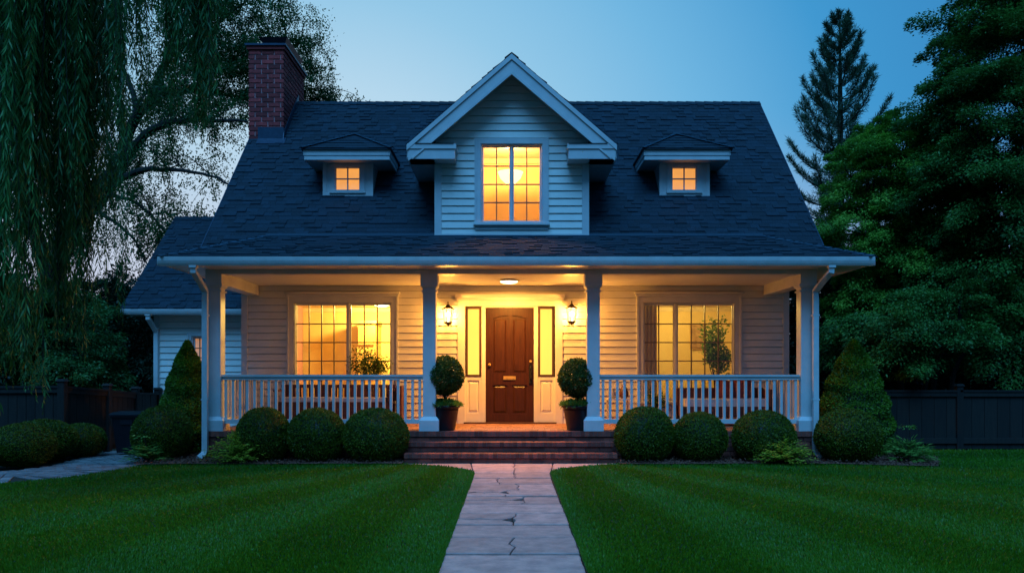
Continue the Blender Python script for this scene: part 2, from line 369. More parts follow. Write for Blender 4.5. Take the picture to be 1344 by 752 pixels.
# mowing bands fan out from the foot of the steps: blades lean one way, then the other
ang = np.arctan2(np.abs(Xb) - .8, 14.2 - Yb)
band = np.sin(ang * 2*math.pi / R(15) + np.sign(Xb)*.5 + .3*np.sin(Yb*.7))
band = np.tanh(band*2.2)
patch = np.sin(Xb*1.7 + 1.3*np.sin(Yb*1.1)) * np.sin(Yb*2.1 + np.cos(Xb*.9)) 
hgt = .022 + .02*rng.random(nb); hgt[ed[:0].sum():] *= 1
lean = np.stack([np.sign(Xb)*np.sin(ang)*band*.24, -np.cos(ang)*band*.36, np.full(nb, 1.0)], 1) + rng.normal(scale=.32, size=(nb,3))
lean /= np.linalg.norm(lean, axis=1, keepdims=True)
th = rng.random(nb)*2*math.pi; wv = np.stack([np.cos(th), np.sin(th), np.zeros(nb)], 1) * .0035 * (1 + .12*Yb[:,None])
Pb = np.stack([Xb, Yb, np.full(nb, -.004)], 1)
V = np.stack([Pb - wv, Pb + wv, Pb + lean*hgt[:,None]], 1).reshape(-1,3)
rr = np.clip(.45 + .08*band + .13*patch + rng.normal(scale=.16, size=nb), 0, 1)  # band term paints the sheen of the mown stripes into blade colour
mk('grass', V, np.arange(nb*3).reshape(-1,3), 'grass_blade', None, rr, None, kind='stuff', label='short mown green grass blades covering the front lawn')

# stone walk: slabs with joints, one object
def slab(mb, poly, z0, z1, jit=.006, m=0):
    # poly ccw; roughened outline with a small chamfer
    out = []
    n = len(poly)
    for i in range(n):
        a = np.array(poly[i]); b = np.array(poly[(i+1)%n]); L = np.linalg.norm(b-a); kk = max(1, int(L/.07))
        for j in range(kk):
            p = a + (b-a)*j/kk
            out.append((p[0] + random.uniform(-jit, jit), p[1] + random.uniform(-jit, jit)))
    c = np.mean(np.array(out), axis=0); nn = len(out)
    ins = [((x-c[0])*(1-.012/max(.1, math.hypot(x-c[0], y-c[1]))) + c[0], (y-c[1])*(1-.012/max(.1, math.hypot(x-c[0], y-c[1]))) + c[1]) for x, y in out]
    vs = [(x,y,z0) for x,y in out] + [(x,y,z1-.006) for x,y in out] + [(x,y,z1) for x,y in ins]
    fs = [(i,(i+1)%nn,nn+(i+1)%nn,nn+i) for i in range(nn)] + [(nn+i,nn+(i+1)%nn,2*nn+(i+1)%nn,2*nn+i) for i in range(nn)] + [tuple(range(2*nn,3*nn))]
    mb.add(vs, fs, m)
wk = MB()
_fl = [(-path_edge(y,1)-.02, y) for y in np.linspace(12.5, 11.2, 12)]
wk.add([(x,y,-.026) for x,y in _fl] + [(-.54,2,-.026),(.54,2,-.026)] + [(-x,y,-.026) for x,y in _fl[::-1]], [tuple(range(26))], 1)
jy = [627.5, 635, 643.5, 651.5, 661.5, 674, 689, 705.5, 728, 757, 800, 870, 1000]
YJ = [F*H/(y-HY) for y in jy]
gp = .021
edges = [11.02] + YJ[1:]
lastY = 11.30
YS = [11.30] + [F*H/(y-HY) for y in jy[0:]]
splits = {0: .05, 1: -.18, 2: .06, 3: -.05, 4: .12, 5: None, 6: .02, 7: None, 8: .0, 9: None, 10: -.2}
def crack_poly(y0, y1, x): # jagged dividing line from y0 to y1
    ys = np.linspace(y0, y1, 6); return [(x + random.uniform(-.03,.03), y) for y in ys]
for i in range(len(YS)-1):
    yt, ybm = YS[i]-gp, YS[i+1]+gp
    xl, xr = -.52 + random.uniform(0,.012), .52 - random.uniform(0,.012)
    sx = splits.get(i)
    if sx is None:
        slab(wk, [(xl,ybm),(xr,ybm),(xr,yt),(xl,yt)], -.03, .006 + random.uniform(-.004,.004), .004)
    else:
        cr = crack_poly(ybm, yt, sx)
        zz = .006 + random.uniform(-.004,.004)
        if i in (4, 6, 9, 3):
            ym = ybm + (yt-ybm)*random.uniform(.4,.6); jm = [(xl+(sx-xl)*t, ym+random.uniform(-.05,.05)) for t in (0,.2,.4,.6,.8)]
            lo = [(x-.006,y) for x,y in cr if y < ym-.03]; hi = [(x-.006,y) for x,y in cr if y > ym+.03]
            slab(wk, [(xl,ybm)] + lo + [(x,y-.008) for x,y in jm[::-1]], -.03, zz, .003)
            slab(wk, [(x,y+.008) for x,y in jm] + hi + [(xl,yt)], -.03, zz+.003, .003)
        else: slab(wk, [(xl,ybm)] + [(x-.006,y) for x,y in cr] + [(xl,yt)], -.03, zz, .003)
        slab(wk, [(xr,yt)] + [(x+.006,y) for x,y in cr[::-1]] + [(xr,ybm)], -.03, zz + random.uniform(-.003,.003), .003)
# flared landing: three slabs at the foot of the steps
cent = [(-.60,12.46),(-.52,11.31),(.52,11.31),(.60,12.46)]
crk = crack_poly(11.31, 12.46, .02)
slab(wk, [(-.53,11.31)] + [(x-.005,y) for x,y in crk] + [(-.62,12.46)], -.03, .007, .003)
slab(wk, [(.62,12.46)] + [(x+.005,y) for x,y in crk[::-1]] + [(.53,11.31)], -.03, .005, .003)
for s in (-1, 1):
    fl = [(s*path_edge(y,1), y) for y in np.linspace(11.36, 12.46, 14)]
    pl = [(s*.545, 11.36)] + fl + [(s*.635, 12.46)]
    if s < 0: pl = pl[::-1]
    slab(wk, pl, -.03, .006, .002)
wk.build('stone_path', ['stone', 'stone_joint'], kind='structure')

# paver walk on the left, laid in courses that follow the curve
pv = MB()
cl = [(-16, 9.85), (-10, 10.2), (-7.5, 10.55), (-6.65, 10.95), (-6.3, 11.6), (-6.2, 12.4), (-6.35, 13.5), (-6.45, 16.5)]
_cl = np.array(cl); _cs = np.concatenate([[0], np.cumsum(np.linalg.norm(np.diff(_cl, axis=0), axis=1))]); _cs /= _cs[-1]
def cl_at(t):
    tt = _cs; return np.array([np.interp(t, tt, [c[0] for c in cl]), np.interp(t, tt, [c[1] for c in cl])])
pv.prism([(-16,9.25),(-10,9.6),(-7.5,9.93),(-6.4,10.15),(-5.95,10.65),(-5.7,11.35),(-5.62,12.1),(-5.85,13.4),(-5.95,16.5),(-7.0,16.5),(-6.9,13.6),(-6.75,12.5),(-6.85,11.9),(-7.1,11.5),(-7.7,11.15),(-10,10.8),(-16,10.45)], -.028, -.010, 1)
tl = np.linspace(0, 1, 110)
for i in range(len(tl)-1):
    a, b = cl_at(tl[i]), cl_at(tl[i+1]); t = b-a; t /= np.linalg.norm(t); n = np.array([-t[1], t[0]])
    a2, b2 = a + t*.008, b - t*.008
    off = (i % 2)*.11
    hw0 = .58
    for j in range(-4, 4):
        w0, w1 = j*.2 + off - .06 + .008, (j+1)*.2 + off - .06 - .008
        if w1 < -hw0 or w0 > hw0: continue
        q = [a2+n*w0, a2+n*w1, b2+n*w1, b2+n*w0]
        zt = .004 + random.uniform(-.003,.003)
        q = [(p[0],p[1]) for p in q][::-1]
        pv.prism(q, -.012, zt, 0)
pv.build('side_path', ['paver', 'stone_joint'], kind='structure')

# mulch bed: ground plus chips
bed = MB()
bl = [(-5.62,12.12),(-5.4,12.23),(-4.9,12.31)] + [(x, 12.30+.04*math.sin(x*2)) for x in np.linspace(-4.8,-1.67,12)] + [(-1.66,13.1),(-5.0,13.1),(-5.3,13.6),(-5.3,16.9),(-5.9,16.9),(-5.85,13.6)]
br = [(x, lawn_back(x)) for x in np.linspace(1.63, 6.28, 22)] + [(6.9,13.2),(6.3,14.4),(5.1,14.6),(5.0,13.1),(1.63,13.1)]
for poly in (bl, br): bed.add([(x,y,.022) for x,y in poly], [tuple(range(len(poly)))])
def in_poly(X, Y, poly):
    r = np.zeros(len(X), bool); n = len(poly)
    for i in range(n):
        x1, y1 = poly[i]; x2, y2 = poly[(i+1)%n]
        if y1 == y2: continue
        c = ((y1 > Y) != (y2 > Y)) & (X < (x2-x1)*(Y-y1)/(y2-y1)+x1); r ^= c
    return r
bed.build('mulch_bed', 'mulch', kind='structure')
nc = 26000; Xc = rng.random(nc)*13 - 6; Yc = 11.8 + rng.random(nc)**1.6*2.2
kk = in_poly(Xc, Yc, bl) | in_poly(Xc, Yc, br); Xc, Yc = Xc[kk], Yc[kk]; nc = len(Xc)
D = rand_unit(nc); D[:,2] *= .35; N = rand_unit(nc)*.5 + np.array([0,0,1.])
V, Fq = leaves(np.stack([Xc, Yc, .026+.035*rng.random(nc)], 1), D, N, .03+.04*rng.random(nc), .012+.015*rng.random(nc))
mk('mulch', V, Fq, 'mulch', None, rng.random(nc), None, kind='stuff', label='dark bark mulch chips covering the beds below the porch')

# ------------------------------------------------------------------ the house
house = empty('house', (0, 15.2, 0), 'two storey white clapboard cottage with lit porch, dormers and dark shingle roof', 'house')

def clapboard(mb, x0, x1, z0, z1, Y, holes=(), course=.13, xr=None):
    """lapped boards facing -Y; xr(z) gives the x range at height z"""
    z = z0
    while z < z1 - .01:
        zt = min(z + course, z1); lo, hi = x0, x1
        cuts = []
        a, b = (xr(zt) if xr else (lo, hi)); a2, b2 = (xr(z) if xr else (lo, hi))
        spans = [(a2, b2, a, b)]
        if b > a + .02:
            ranges = [(a2, b2)]
            zs = [z, zt]
            # split vertically where a hole edge crosses the course
            for h in holes:
                for e in (h[2], h[3]):
                    if z + .004 < e < zt - .004: zs.append(e)
            zs = sorted(zs)
            for q in range(len(zs)-1):
                za, zb = zs[q], zs[q+1]; zm = (za+zb)/2
                segs = [(a2, b2)]
                for h in holes:
                    if h[2] < zm < h[3]:
                        ns = []
                        for s0, s1 in segs:
                            if h[1] <= s0 or h[0] >= s1: ns.append((s0, s1)); continue
                            if h[0] > s0: ns.append((s0, h[0]))
                            if h[1] < s1: ns.append((h[1], s1))
                        segs = ns
                if za >= zt - .015: continue
                zb = min(zb, zt - .014)
                ya = Y - .032 + .020*(za-z)/course; yb = Y - .032 + .020*(zb-z)/course
                for s0, s1 in segs:
                    t0 = a if s0 == a2 else s0; t1 = b if s1 == b2 else s1
                    if xr and q < len(zs)-2: t0, t1 = s0, s1
                    mb.add([(s0,ya,za),(s1,ya,za),(t1,yb,zb),(t0,yb,zb),(s0,Y,za),(s1,Y,za),(t1,Y,zb),(t0,Y,zb)],
                           [(0,1,2,3),(4,5,1,0),(0,3,7,4),(1,5,6,2),(3,2,6,7)], 0)
        z = zt
def wall_panel(mb, x0, x1, z0, z1, y0, y1, holes=(), m=0):
    xsn = sorted({x0, x1, *[h[0] for h in holes], *[h[1] for h in holes]}); zsn = sorted({z0, z1, *[h[2] for h in holes], *[h[3] for h in holes]})
    for i in range(len(xsn)-1):
        for j in range(len(zsn)-1):
            xm, zm = (xsn[i]+xsn[i+1])/2, (zsn[j]+zsn[j+1])/2
            if not any(h[0] < xm < h[1] and h[2] < zm < h[3] for h in holes):
                mb.box(xsn[i], xsn[i+1], y0, y1, zsn[j], zsn[j+1], m)

YW = 15.2
wx = lambda p: XW(p, YW); wz = lambda p: ZW(p, YW)
WL = -5.03; WR = 5.15
hole_l = (wx(386), wx(514), wz(526), wz(397))
hole_r = (wx(844), wx(964), wz(526), wz(397))
hole_d = (wx(608), wx(731), .45, wz(401))
holes = [hole_l, hole_r, hole_d]
w = MB(); clapboard(w, WL+.02, WR-.02, .45, 3.02, YW, holes); w.build('clapboard_siding', 'siding', house)
w = MB(); wall_panel(w, WL, WR, .0, 3.6, YW, YW+.14, holes)
w.prism_x([(15.34,0),(20.5,0),(20.5,3.9),(17.85,6.95),(15.34,4.45)], WL, WL+.14)
w.prism_x([(15.34,0),(20.5,0),(20.5,3.9),(17.85,6.95),(15.34,4.45)], WR-.14, WR)
w.box(WL+.14, WR-.14, 20.36, 20.5, 0, 3.9)
w.build('wall', 'siding', house)
for x0 in (WL-.01, WR-.10): c = MB(); c.box(x0, x0+.11, YW-.04, YW+.1, .45, 3.01); c.build('corner_board', 'paint', house)

def window(parent, name_y, x0, x1, z0, z1, sashes, rows, casing=.11, crown=True, depth=.06, mun=.02, glass='window_glass', sill=True, lab=None, paint='paint', muntin='muntin'):
    """casing round the opening x0..x1, z0..z1 at wall face y; sashes: (xa, xb, cols)"""
    Y = name_y; m = MB(); p = .035
    m.box(x0-casing, x0, Y-p, Y+.06, z0, z1); m.box(x1, x1+casing, Y-p, Y+.06, z0, z1)
    m.box(x0-casing, x1+casing, Y-p, Y+.06, z1, z1+casing)
    m.box(x0-casing-.012, x0-casing+.02, Y-p-.02, Y, z0-.01, z1+casing); m.box(x1+casing-.02, x1+casing+.012, Y-p-.02, Y, z0-.01, z1+casing)  # back band
    if crown:
        m.box(x0-casing-.03, x1+casing+.03, Y-p-.04, Y+.02, z1+casing, z1+casing+.04)
        m.prism_x([(Y-p-.075, z1+casing+.075),(Y-p-.03, z1+casing+.04),(Y+.01, z1+casing+.04),(Y+.01, z1+casing+.075)], x0-casing-.05, x1+casing+.05)
    # jamb liner
    m.box(x0, x0+.02, Y-.01, Y+.14, z0, z1); m.box(x1-.02, x1, Y-.01, Y+.14, z0, z1); m.box(x0+.02, x1-.02, Y-.01, Y+.14, z1-.02, z1); m.box(x0+.02, x1-.02, Y-.01, Y+.14, z0, z0+.02)
    for i in range(len(sashes)-1):
        m.box(sashes[i][1]+.028, sashes[i+1][0]-.028, Y+.0, Y+.12, z0+.02, z1-.02)
    wo = m.build('window', paint, parent)
    if lab: wo['label'] = lab
    if sill:
        s = MB(); s.prism_x([(Y-.10,z0-.045),(Y-.10,z0-.012),(Y+.02,z0+.0),(Y+.02,z0-.045)], x0-casing-.03, x1+casing+.03); s.box(x0-casing, x1+casing, Y-.045, Y, z0-.12, z0-.045); s.build('sill', paint, wo)
    for xa, xb, cols in sashes:
        s = MB(); ys, ye = Y+depth-.02, Y+depth+.02; fr = .028
        za, zb = z0+.022, z1-.022
        s.box(xa-fr, xa, ys, ye, za, zb); s.box(xb, xb+fr, ys, ye, za, zb); s.box(xa, xb, ys, ye, za, za+fr); s.box(xa, xb, ys, ye, zb-fr, zb)
        zi0, zi1 = za+fr, zb-fr
        for i in range(1, cols): xx = xa+(xb-xa)*i/cols; s.box(xx-mun/2, xx+mun/2, ys+.006, ye-.004, zi0, zi1, 1)
        for j in range(1, rows): zz = zi0+(zi1-zi0)*j/rows; s.box(xa, xb, ys+.009, ye-.007, zz-mun/2, zz+mun/2, 1)
        s.build('sash', [paint, muntin], wo)
        q = MB(); q.box(xa, xb, Y+depth+.004, Y+depth+.010, zi0, zi1); q.build('pane', glass, wo)
    return wo

window(house, YW, *hole_l, [(wx(388.5), wx(454), 4), (wx(460.5), wx(511.5), 3)], 5, lab='left porch window with a four column and a three column sash')
window(house, YW, *hole_r, [(wx(846.5), wx(884), 2), (wx(890.5), wx(961.5), 4)], 5, lab='right porch window with a two column and a four column sash')

# door surround, sidelights, door
ds = MB(); X0, X1 = wx(601), wx(738); zt = wz(402)
ds.box(X0, wx(610.5), YW-.05, YW+.1, .45, zt); ds.box(wx(728.5), X1, YW-.05, YW+.1, .45, zt)
ds.box(X0, X1, YW-.05, YW+.1, zt, wz(394.5))
ds.box(wx(599.5), wx(739.5), YW-.08, YW+.02, wz(394.5), wz(391)); ds.prism_x([(YW-.12,wz(387)),(YW-.08,wz(391)),(YW+.01,wz(391)),(YW+.01,wz(387))], wx(598), wx(741))
for a, b in ((632, 637.3), (700.7, 706)): ds.box(wx(a), wx(b), YW-.02, YW+.1, .45, zt)
ds.box(wx(637.3), wx(700.7), YW-.02, YW+.1, wz(403.8), zt)
# lower panels under the sidelights
for a, b in ((610.5, 632), (706, 728.5)):
    xa, xb = wx(a), wx(b); zp = wz(494.5)
    ds.box(xa, xb, YW+.02, YW+.1, .45, zp)
    ds.box(xa, xb, YW-.005, YW+.02, zp-.06, zp); ds.box(xa, xb, YW-.005, YW+.02, .45, .64)
    ds.box(xa, xa+.045, YW-.005, YW+.02, .64, zp-.06); ds.box(xb-.045, xb, YW-.005, YW+.02, .64, zp-.06)
    ds.frustum(xa+.06, xb-.06, YW+.019, YW+.02, .66, xa+.06, xb-.06, YW+.019, YW+.02, zp-.08)
    xi0, xi1, zi0, zi1 = xa+.07, xb-.07, .68, zp-.10
    ds.add([(xi0,YW+.02,zi0),(xi1,YW+.02,zi0),(xi1,YW+.02,zi1),(xi0,YW+.02,zi1),(xi0+.02,YW-.0,zi0+.02),(xi1-.02,YW-.0,zi0+.02),(xi1-.02,YW-.0,zi1-.02),(xi0+.02,YW-.0,zi1-.02)],
           [(4,5,6,7),(0,1,5,4),(1,2,6,5),(2,3,7,6),(3,0,4,7)])
surround = ds.build('door_surround', 'lit_trim_paint', house)
for a, b in ((611.5, 631.5), (706.5, 727)):
    m = MB(); xa, xb, za, zb = wx(a), wx(b), wz(494), wz(403); fr = .036
    m.box(xa, xa+fr, YW-.015, YW+.06, za, zb); m.box(xb-fr, xb, YW-.015, YW+.06, za, zb); m.box(xa+fr, xb-fr, YW-.015, YW+.06, za, za+fr); m.box(xa+fr, xb-fr, YW-.015, YW+.06, zb-fr, zb)
    sl = m.build('sidelight', 'dark_frame', surround)
    m = MB(); m.box(xa+fr, xb-fr, YW+.02, YW+.03, za+fr, zb-fr); m.build('sidelight_pane', 'frosted_yellow', surround)
# door leaf
dx0, dx1, dz0, dz1 = wx(638), wx(700), .475, wz(404.5)
d = MB(); d.box(dx0, dx1, YW+.03, YW+.08, dz0, dz1)
wd = dx1-dx0; st = .115; mid = (dx0+dx1)/2; zl = wz(490); zlo = wz(543); zm = wz(505)
fy0, fy1 = YW+.008, YW+.03
d.box(dx0, dx0+st, fy0, fy1, dz0, dz1); d.box(dx1-st, dx1, fy0, fy1, dz0, dz1)
d.box(mid-.04, mid+.04, fy0, fy1, zlo, dz1-.06)
d.box(dx0+st, dx1-st, fy0, fy1, dz0, zlo); d.box(dx0+st, mid-.04, fy0, fy1, zm, zl); d.box(mid+.04, dx1-st, fy0, fy1, zm, zl)
# arched head of the two upper panels
for xa, xb, rise in ((dx0+st, mid-.04, 1), (mid+.04, dx1-st, -1)):
    pts = []
    n = 10
    for i in range(n+1):
        t = i/n; x = xa+(xb-xa)*t; u = t if rise > 0 else 1-t
        pts.append((x, dz1-.19 + .055*math.sin(u*math.pi/2)))
    d.prism_y([(xb, dz1-.06+.0), (xa, dz1-.06)] + pts, fy0, fy1)
d.box(dx0+st, dx1-st, fy0, fy1, dz1-.06, dz1)
for xa, xb in ((dx0+st, mid-.04), (mid+.04, dx1-st)):
    for za, zb in ((zlo, zm), (zl, dz1-.19)):
        x_0, x_1, z_0, z_1 = xa+.025, xb-.025, za+.025, zb-.02; Yf = YW+.03
        d.add([(x_0,Yf,z_0),(x_1,Yf,z_0),(x_1,Yf,z_1),(x_0,Yf,z_1),(x_0+.03,Yf-.016,z_0+.03),(x_1-.03,Yf-.016,z_0+.03),(x_1-.03,Yf-.016,z_1-.03),(x_0+.03,Yf-.016,z_1-.03)],
              [(4,5,6,7),(0,1,5,4),(1,2,6,5),(2,3,7,6),(3,0,4,7)])
door = d.build('door', 'door_wood', house)
m = MB(); m.cbox(wx(694.2), wx(698.6), YW-.02, YW+.008, wz(503), wz(478), .005); m.tube([(wx(696.4),YW-.02,wz(481)),(wx(696.4),YW-.07,wz(483)),(wx(696.4),YW-.07,wz(496)),(wx(696.4),YW-.02,wz(499))], .011, 8)
m.build('door_handle', 'black_metal', door)
m = MB()
vs = [(wx(696.4)+.024*math.cos(t), wz(474)+.024*math.sin(t)) for t in np.linspace(0, 2*math.pi, 17)[:-1]]
m.prism_y(vs, YW-.015, YW+.008); m.build('deadbolt', 'brass', door)
m = MB(); vs = [(wx(642.5)+.026*math.cos(t), wz(478.5)+.03*math.sin(t)) for t in np.linspace(0, 2*math.pi, 17)[:-1]]; m.prism_y(vs, YW-.008, YW+.008)
m.lathe([(.01,-.02),(.022,-.012),(.026,0),(.022,.012),(.01,.02)], (wx(642.5), YW-.03, wz(478.5)), 12); m.build('door_knob', 'brass', door)
m = MB(); m.cbox(wx(660.5), wx(677), YW-.012, YW+.008, wz(498.3), wz(493.5), .01); m.box(wx(662.5), wx(675), YW-.018, YW-.010, wz(497), wz(495)); m.build('mail_slot', 'brass', door)
m = MB(); m.box(wx(609), wx(730), YW-.12, YW+.1, .45, .475); m.build('threshold', 'dark_frame', house)
m = MB(); m.box(wx(637.3), wx(700.7), YW+.1, YW+.12, .45, zt); m.build('door_stop', 'dark_frame', surround)

# porch: floor, brick base, steps
PX0, PX1 = -4.98, 4.93; YF = 13.12
m = MB(); m.box(PX0+.02, PX1-.02, YF+.10, YW, .36, .443, 0)
nb_ = 0; yy = YF+.21
while yy < YW:
    xx = PX0 - random.random()*.2
    while xx < PX1:
        a, b = max(xx+.004, PX0+.01), min(xx+.205, PX1-.01)
        if b > a: m.box(a, b, yy+.003, min(yy+.098, YW), .443, .448+random.uniform(0,.003), 1)
        xx += .21
    yy += .102
m.build('porch_floor', ['mortar', 'porch_floor'], house)
def brick_face(mb, x0, x1, y, z0, z1, m_b=1, m_m=0, L=.215, Hh=.075, dep=.02, axis='x', flip=1, gj=.006):
    """running bond on a plane; axis x: face looks to -Y at y ; axis y: face at x=y looking to flip*X, x0..x1 are Y values"""
    k = 0; z = z0
    while z < z1-.01:
        zt_ = min(z+Hh, z1); x = x0 - (L/2 if k % 2 else 0)
        while x < x1:
            a, b = max(x+gj, x0), min(x+L-gj, x1)
            if b-a > .02:
                if axis == 'x': mb.box(a, b, y-dep+random.uniform(0,.004), y, z+gj, zt_-gj, m_b)
                elif flip > 0: mb.box(y, y+dep-random.uniform(0,.004), a, b, z+gj, zt_-gj, m_b)
                else: mb.box(y-dep+random.uniform(0,.004), y, a, b, z+gj, zt_-gj, m_b)
            x += L
        z += Hh; k += 1
m = MB(); m.box(PX0+.02, PX1-.02, YF+.02, YF+.12, -.05, .36, 0); m.box(PX0+.02, PX0+.12, YF+.12, YW, -.05, .36, 0); m.box(PX1-.12, PX1-.02, YF+.12, YW, -.05, .36, 0)
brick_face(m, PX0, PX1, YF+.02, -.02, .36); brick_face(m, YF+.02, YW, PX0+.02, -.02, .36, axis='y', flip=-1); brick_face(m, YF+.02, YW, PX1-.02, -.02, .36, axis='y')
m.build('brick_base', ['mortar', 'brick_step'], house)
def rowlock(mb, x0, x1, y0, y1, z0, z1, w_=.068):
    n = int((x1-x0)/w_); w_ = (x1-x0)/n
    mb.box(x0+.004, x1-.004, y0+.006, y1, z0+.004, z1-.005, 0)
    for i in range(n): mb.box(x0+i*w_+.004, x0+(i+1)*w_-.004, y0+random.uniform(0,.004), y1-.004, z0, z1-random.uniform(0,.003), 1)
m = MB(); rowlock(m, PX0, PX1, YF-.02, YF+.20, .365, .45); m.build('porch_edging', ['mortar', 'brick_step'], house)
SX0, SX1 = -1.62, 1.58
steps = MB()
for k, (yf, zt_) in enumerate(((12.80, .30), (12.50, .15))):
    e = .02*(k+1)
    steps.box(SX0-e+.02, SX1+e-.02, yf+.03, YF+.02, -.02 if k else .1, zt_-.075, 0)
    brick_face(steps, SX0-e, SX1+e, yf+.03, zt_-.15, zt_-.07, Hh=.08)
    rowlock(steps, SX0-e, SX1+e, yf-.01, yf+.21, zt_-.07, zt_)
    xx = SX0-e
    while xx < SX1+e-.05: steps.box(xx+.004, min(xx+.2, SX1+e)-.004, yf+.214, yf+.32, zt_-.07, zt_-.003-random.uniform(0,.002), 1); xx += .2
steps.build('front_steps', ['mortar', 'brick_step'], house)

# porch ceiling, beams, eave, gutters
EX0, EX1 = -5.48, 5.61; YE = 12.6
m = MB(); m.box(-4.9, 4.9, 13.42, YW, 3.012, 3.04); m.build('porch_ceiling', 'ceiling_paint', house)
m = MB(); m.box(-4.96, 4.93, 13.17, 13.42, 2.985, 3.06)
m.box(-4.93, -4.71, 13.42, YW-.02, 2.83, 3.012); m.box(4.68, 4.90, 13.42, YW-.02, 2.83, 3.012)
m.box(-4.96, -4.70, 13.17, 13.42, 2.83, 2.985); m.box(4.67, 4.93, 13.17, 13.42, 2.83, 2.985)
m.build('porch_beam', 'paint', house)
m = MB(); m.box(EX0+.10, EX1-.10, YE+.13, 13.17, 3.06, 3.075); m.box(EX0+.10, -4.96, 13.17, YW+.4, 3.06, 3.075); m.box(4.93, EX1-.10, 13.17, YW+.4, 3.06, 3.075)
m.build('soffit', 'paint', house)
m = MB(); m.box(EX0+.08, EX1-.08, YE+.10, YE+.13, 3.045, 3.19); m.box(EX0+.08, EX0+.10, YE+.13, YW+.4, 3.045, 3.19); m.box(EX1-.10, EX1-.08, YE+.13, YW+.4, 3.045, 3.19)
m.build('fascia', 'paint', house)
def gutter_x(mb, x0, x1, y, z, w_=.115, h_=.125):     # K-style profile running along x
    pr = [(y+w_,z),(y+.03,z),(y+.012,z+.035),(y+.0,z+.075),(y-.004,z+h_),(y+.008,z+h_),(y+.012,z+.08),(y+.04,z+.012),(y+w_,z+.012)]
    mb.prism_x(pr[::-1], x0, x1); mb.box(x0-.003, x0, y, y+w_, z, z+h_*.95); mb.box(x1, x1+.003, y, y+w_, z, z+h_*.95)
m = MB(); gutter_x(m, EX0, EX1, YE-.016, 3.05); 
m.box(EX0, EX1, YE-.02, YE-.008, 3.172, 3.184)
m.build('gutter', 'gutter', house)

def downspout(x_top, y_top, z_top, x_b, y_b, parent, kick):
    m = MB(); w_, d_ = .085, .07
    m.recttube([(x_top,y_top,z_top),(x_top,y_top,z_top-.10),(x_top+(x_b-x_top)*.5,y_top+(y_b-y_top)*.5,z_top-.22),(x_b,y_b,z_top-.36),(x_b,y_b,z_top-.5),(x_b,y_b,1.4),(x_b,y_b,.14),(x_b+kick*.02,y_b-.03,.08),(x_b+kick*.06,y_b-.12,.03)], w_, d_)
    for zb in (.95, 2.3): m.box(x_b-.055, x_b+.055, y_b-.038, y_b+.05, zb, zb+.025)
    m.box(x_top-.055, x_top+.055, y_top-.05, y_top+.05, z_top-.04, z_top+.02)
    return m.build('downspout', 'gutter', parent)
downspout(XW(254, 12.66), 12.66, 3.06, XW(269.5, 13.08), 13.07, house, -1)
downspout(XW(1091, 12.66), 12.66, 3.06, XW(1070, 13.08), 13.07, house, 1)

# posts
def post(x0, x1, y0=13.19):
    y1 = y0 + (x1-x0); m = MB(); e = .035
    m.cbox(x0, x1, y0, y1, .68, 2.76, .008)
    m.box(x0-.055, x1+.055, y0-.055, y1+.055, .45, .62); m.frustum(x0-.055, x1+.055, y0-.055, y1+.055, .62, x0-.01, x1+.01, y0-.01, y1+.01, .68)
    m.box(x0-.02, x1+.02, y0-.02, y1+.02, 2.70, 2.725)
    m.frustum(x0-.005, x1+.005, y0-.005, y1+.005, 2.76, x0-.035, x1+.035, y0-.035, y1+.035, 2.80)
    m.box(x0-.035, x1+.035, y0-.035, y1+.035, 2.80, 2.985 if abs(x0) < 3 else 2.83)
    return m.build('porch_post', 'paint', house)
for a, b in ((-4.94, -4.72), (-1.445, -1.235), (1.215, 1.425), (4.68, 4.90)): post(a, b)

# railings: rails with individual balusters
def railing(ax, a, b, c):
    m = MB()
    def bx(p0, p1, q0, q1, z0, z1):
        if ax == 'x': m.box(p0, p1, c+q0, c+q1, z0, z1)
        else: m.box(c+q0, c+q1, p0, p1, z0, z1)
    bx(a, b, -.05, .05, 1.325, 1.36); bx(a, b, -.03, .03, 1.275, 1.325); bx(a, b, -.035, .035, .565, .635)
    r = m.build('railing', 'paint', house)
    n = int(round((b-a)/.1155)); proto = None
    for i in range(n):
        p = a + (i+.5)*(b-a)/n
        loc = Vector((p, c, .635) if ax == 'x' else (c, p, .635))
        if proto is None:
            q = MB(); q.cbox(-.022, .022, -.018, .018, 0, .64, .003); o = mk('baluster', np.array(q.v), q.f, 'paint', np.array(q.m), np.array(q.r)); o.parent = r; proto = o
        else: o = proto.copy(); COL.objects.link(o); o.parent = r
        o.location = loc - wloc(r)
railing('x', -4.72, -1.445, 13.28); railing('x', 1.425, 4.68, 13.28)
railing('y', 13.42, YW-.03, -4.83); railing('y', 13.42, YW-.03, 4.79)

